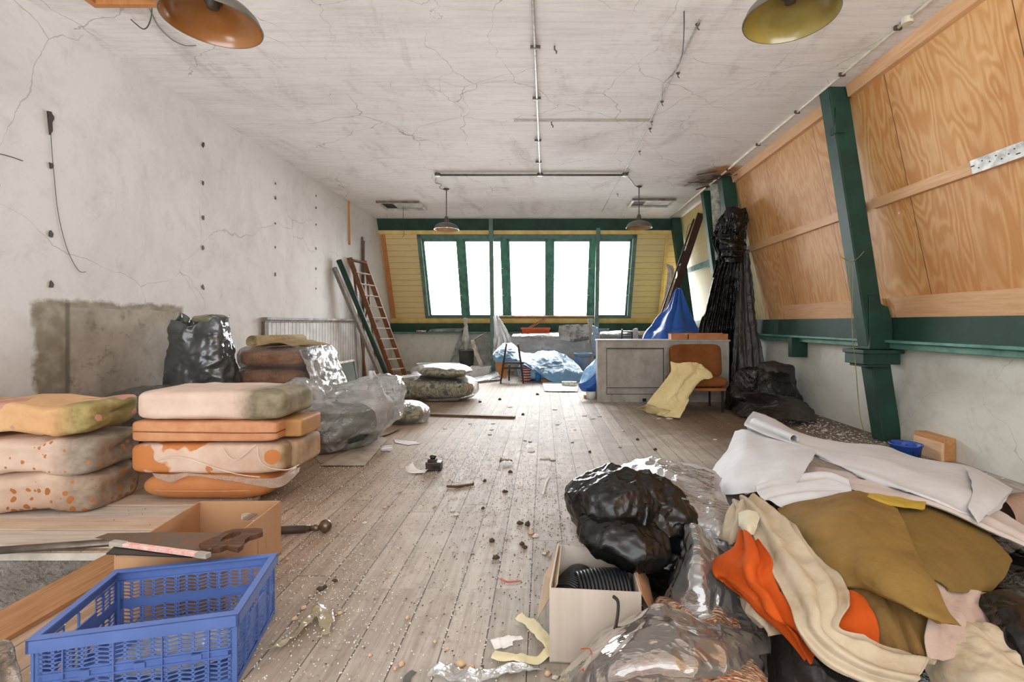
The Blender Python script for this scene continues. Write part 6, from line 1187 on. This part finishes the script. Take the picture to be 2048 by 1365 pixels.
strip('torn_film_strip', [(530, 1302), (560, 1295), (595, 1270), (620, 1238), (640, 1228), (655, 1250), (650, 1272)], [.03, .03, .035, .05, .09, .06, .03], YF, 'yellowed torn film strip on the floor beside the blue crate', amp=.02)
strip('masking_strip', [(1038, 1232), (1055, 1245), (1085, 1275), (1102, 1300), (1080, 1318), (1030, 1318), (985, 1312)], [.04, .05, .05, .04, .04, .05], TAPE, 'pale yellow masking strip curling in front of the white cardboard box')
strip('masking_strip', [(985, 1292), (1010, 1285), (1045, 1278)], [.05, .06, .03], PAP, 'short white creased strip of paper near the curled masking strip')
strip('clear_scrap', [(858, 1348), (900, 1350), (960, 1362), (1010, 1345), (1080, 1335)], [.06, .07, .05, .06], film('scrap_film', clear=.5, haze='#ece9e2'), 'crumpled clear scrap along the bottom edge of the photo', amp=.02)
strip('orange_tape', [(1000, 1158), (1015, 1164), (1042, 1162)], [.012, .012], M('orange_red_tape', '#c8552f', '#b04624'), 'short strip of orange-red tape on the floorboards', amp=.003, lift=.004)
strip('grey_band', [(812, 1375), (815, 1355), (828, 1344)], [.025], M('dark_grey_band', '#5b5955'), 'short curved dark grey band at the bottom of the photo', amp=.002, lift=.006)
strip('paper_strip', [(1085, 990), (1098, 955), (1120, 950)], [.012, .012], PAP, 'thin twisted white paper strip on the open floorboards', amp=.006)
o = thing('clear_cup', 'small clear plastic cup lying by the cardboard under the clothing bag', 'cup', fz(768, 898))
c0 = fz(762, 898, .035) ; MB().tube([c0, c0 + Vector((.09, .05, 0))], [.03, .036], 20, cap=False).build('cup', film('cup_plastic', clear=.7, wr=2, bump=.1, gl=1.4), o, smooth=True)
tag(MB().prism([fz(x, y, .003) for x, y in [(788, 880), (830, 884), (842, 888), (815, 891), (790, 886)]], (0, 0, .003)).build('card_piece', PAP), 'flat off-white card piece beside the clear cup', 'card')
# pale chips, each an object; shapes differ, lie anywhere on the boards
CHP = [M('plaster_chip', '#dedad3', '#bfb9af', rough=.8, sc=30), FOM, M('dark_crumb', '#5e4c3a', '#40332a', rough=.9), M('grey_chip', '#8d8880', '#6c665e')]
rc = random.Random(11)
def chip(px, py, s_, kind, lab, grp):
    p = fz(px, py, .003); n = rc.randint(5, 7); V = [p + Vector((math.cos(2 * PI * k / n) * s_ * rc.uniform(.5, 1.1), math.sin(2 * PI * k / n) * s_ * rc.uniform(.45, 1), 0)) for k in range(n)]
    m_ = MB(); top = p + Vector((rc.uniform(-.3, .3) * s_, 0, s_ * (.9 if kind in (1, 2) else .22))); h = Vector((0, 0, s_ * (.4 if kind in (1, 2) else .14)))
    b = len(V); m_.v = V + [v * 1 + h - (v - p) * .15 for v in V] + [top]; m_.f = [tuple(reversed(range(b)))] + [(k, (k + 1) % b, b + (k + 1) % b, b + k) for k in range(b)] + [(b + k, b + (k + 1) % b, 2 * b) for k in range(b)]
    tag(m_.build(['plaster_chip', 'foam_crumb', 'dirt_clod', 'grey_flake'][kind], CHP[kind], smooth=kind in (1, 2)), lab, ['chip', 'crumb', 'clod', 'flake'][kind], grp)
G_ = [('small flat pale plaster chip lying on the dusty floorboards', 'plaster chips scattered on the floor'), ('small tan crumb of torn foam on the floorboards', 'foam crumbs scattered on the floor'), ('small dark clod of dirt on the floorboards', 'dirt clods scattered on the floor'), ('small thin grey flake lying on the floorboards', 'grey flakes scattered on the floor')]
spots = [(1090, 918, .07, 0), (1105, 921, .05, 3), (1063, 903, .06, 0), (985, 848, .06, 0), (983, 860, .05, 0), (940, 848, .05, 0), (1050, 882, .04, 3), (1060, 884, .05, 3), (1145, 885, .04, 3), (1185, 838, .05, 0), (1170, 832, .07, 0), (1200, 833, .06, 0), (1262, 850, .05, 0), (1340, 838, .07, 0), (1318, 838, .05, 0), (1245, 862, .05, 0),
    (906, 1022, .035, 0), (912, 1030, .03, 0), (970, 963, .03, 2), (966, 1018, .025, 2), (985, 1083, .03, 2), (992, 1117, .03, 2), (1020, 945, .03, 2), (1055, 1050, .04, 2), (1040, 1048, .03, 2), (1062, 1068, .04, 1), (1072, 1072, .035, 0), (1095, 1105, .03, 1), (1090, 1108, .025, 0), (1100, 1113, .02, 1), (1045, 1090, .03, 2), (1050, 1096, .025, 2), (907, 1105, .02, 1), (945, 1108, .02, 3), (870, 1014, .03, 1), (770, 1017, .03, 1), (800, 985, .03, 1), (845, 962, .03, 1), (730, 1047, .03, 0), (708, 1042, .03, 1),
    (607, 1218, .028, 1), (588, 1240, .03, 1), (680, 1228, .025, 1), (780, 1148, .02, 1), (815, 1238, .03, 1), (740, 1312, .02, 1), (790, 1340, .022, 1), (803, 1330, .03, 1), (870, 1285, .022, 1), (895, 1300, .02, 1), (920, 1332, .045, 1), (942, 1338, .035, 1), (930, 1345, .03, 1), (905, 1350, .02, 1), (575, 1120, .025, 1), (640, 1180, .025, 2), (650, 1175, .02, 2), (700, 1120, .02, 1), (670, 1163, .02, 2), (1095, 1350, .03, 1), (1110, 1355, .02, 0),
    (540, 1040, .03, 1), (475, 1040, .03, 1), (205, 1034, .06, 0), (190, 1030, .05, 0), (260, 1060, .02, 1), (1430, 880, .05, 0), (1600, 868, .05, 0), (1650, 862, .06, 0), (1680, 870, .05, 0), (1660, 880, .04, 0), (1010, 985, .03, 2), (980, 870, .04, 3), (1115, 850, .04, 3), (1075, 790, .05, 2), (1000, 800, .05, 2), (1020, 815, .05, 0), (960, 805, .04, 2), (1110, 820, .05, 3), (1045, 830, .04, 2), (890, 858, .04, 0), (1150, 860, .04, 0), (1275, 880, .03, 2), (1310, 900, .03, 2), (1180, 905, .03, 2), (1240, 895, .03, 3)]
for (px, py, s_, k) in spots: chip(px, py, s_ * (.55 if k == 1 else .75), k, *G_[k])
# uncountable polystyrene beads and dust crumbs
rb = random.Random(21)
def in_hole(x, y): return x < HX + .03 and y < HY + .03
def scatter(name, n, mat, samp, rmin, rmax, lab, cat, squash=1.0):
    m_ = MB(); V = []; Fs = []
    for _ in range(n):
        x, y = samp()
        if in_hole(x, y) or x > 3.7 or x < -3.93 or y > 12: continue
        if x < -1.93 and 2.65 < y < 3.43: z0 = .027
        else: z0 = 0
        r = rb.uniform(rmin, rmax); o_ = len(V); z = z0 + r * squash * .85
        a = rb.uniform(0, PI); ca, sa = math.cos(a) * r, math.sin(a) * r
        V += [(x, y, z + r * squash), (x + ca, y + sa, z), (x - sa, y + ca, z), (x - ca, y - sa, z), (x + sa, y - ca, z), (x, y, z - r * squash)]
        Fs += [(o_, o_ + 1, o_ + 2), (o_, o_ + 2, o_ + 3), (o_, o_ + 3, o_ + 4), (o_, o_ + 4, o_ + 1), (o_ + 5, o_ + 2, o_ + 1), (o_ + 5, o_ + 3, o_ + 2), (o_ + 5, o_ + 4, o_ + 3), (o_ + 5, o_ + 1, o_ + 4)]
    me = bpy.data.meshes.new(name); me.from_pydata(V, [], Fs); me.materials.append(mat); me.polygons.foreach_set('use_smooth', [True] * len(me.polygons)); me.update()
    ob = bpy.data.objects.new(name, me); COL.objects.link(ob); ob['kind'] = 'stuff'; tag(ob, lab, cat)
def sp_left():
    while True:
        u = rb.random(); cx, cy, sx, sy = rb.choice([(-1.55, 3.3, .45, .5), (-1.25, 2.6, .3, .45), (-.95, 2.1, .25, .35), (-1.35, 3.9, .5, .4), (-1.1, 4.3, .5, .3), (-.6, 3.9, .35, .35)])
        x, y = rb.gauss(cx, sx), rb.gauss(cy, sy)
        if y > 1.2: return x, y
def sp_seam():
    k = rb.randint(-9, 6); x = -20.03 + .165 * round(20.03 / .165 + k) + .002 + rb.gauss(0, .003); y = 1.0 + abs(rb.gauss(0, 1.6)) ; return x, y
def sp_all(): return rb.uniform(-1.6, 1.2), rb.triangular(1.2, 7.5, 1.6)
def sp_right(): return rb.gauss(3.1, .4), rb.gauss(5.2, 1.0)
def sp_mix():
    u = rb.random()
    return sp_left() if u < .5 else sp_seam() if u < .68 else sp_all() if u < .87 else sp_right() if u < .97 else (rb.gauss(-2.0, .5), rb.gauss(7.2, .4))
scatter('polystyrene_beads', 7500, M('white_bead', '#efece6', '#d5d0c8', rough=.5), sp_mix, .0024, .0044, 'thousands of tiny white polystyrene beads strewn over the floorboards', 'beads')
def sp_d():
    u = rb.random()
    if u < .35: return rb.gauss(0.0, .35), rb.gauss(2.9, .7)
    if u < .6: return rb.gauss(-1.6, .5), rb.gauss(3.6, .6)
    if u < .8: return rb.gauss(3.0, .45), rb.gauss(5.4, 1.0)
    return rb.uniform(-1.8, 2.2), rb.uniform(1.5, 9)
scatter('dirt_crumbs', 4000, M('brown_dirt', '#6b5a48', '#4b3d30', rough=.95), sp_d, .0015, .005, 'fine brown dirt and crumbs strewn over the floorboards', 'dirt', .5)
scatter('plaster_rubble', 700, CHP[0], lambda: (rb.gauss(3.35, .22), rb.gauss(5.2, 1.0)), .005, .018, 'white plaster rubble along the foot of the right wall', 'rubble', .4)
for o in bpy.data.objects:
    if '_w' in o: del o['_w']
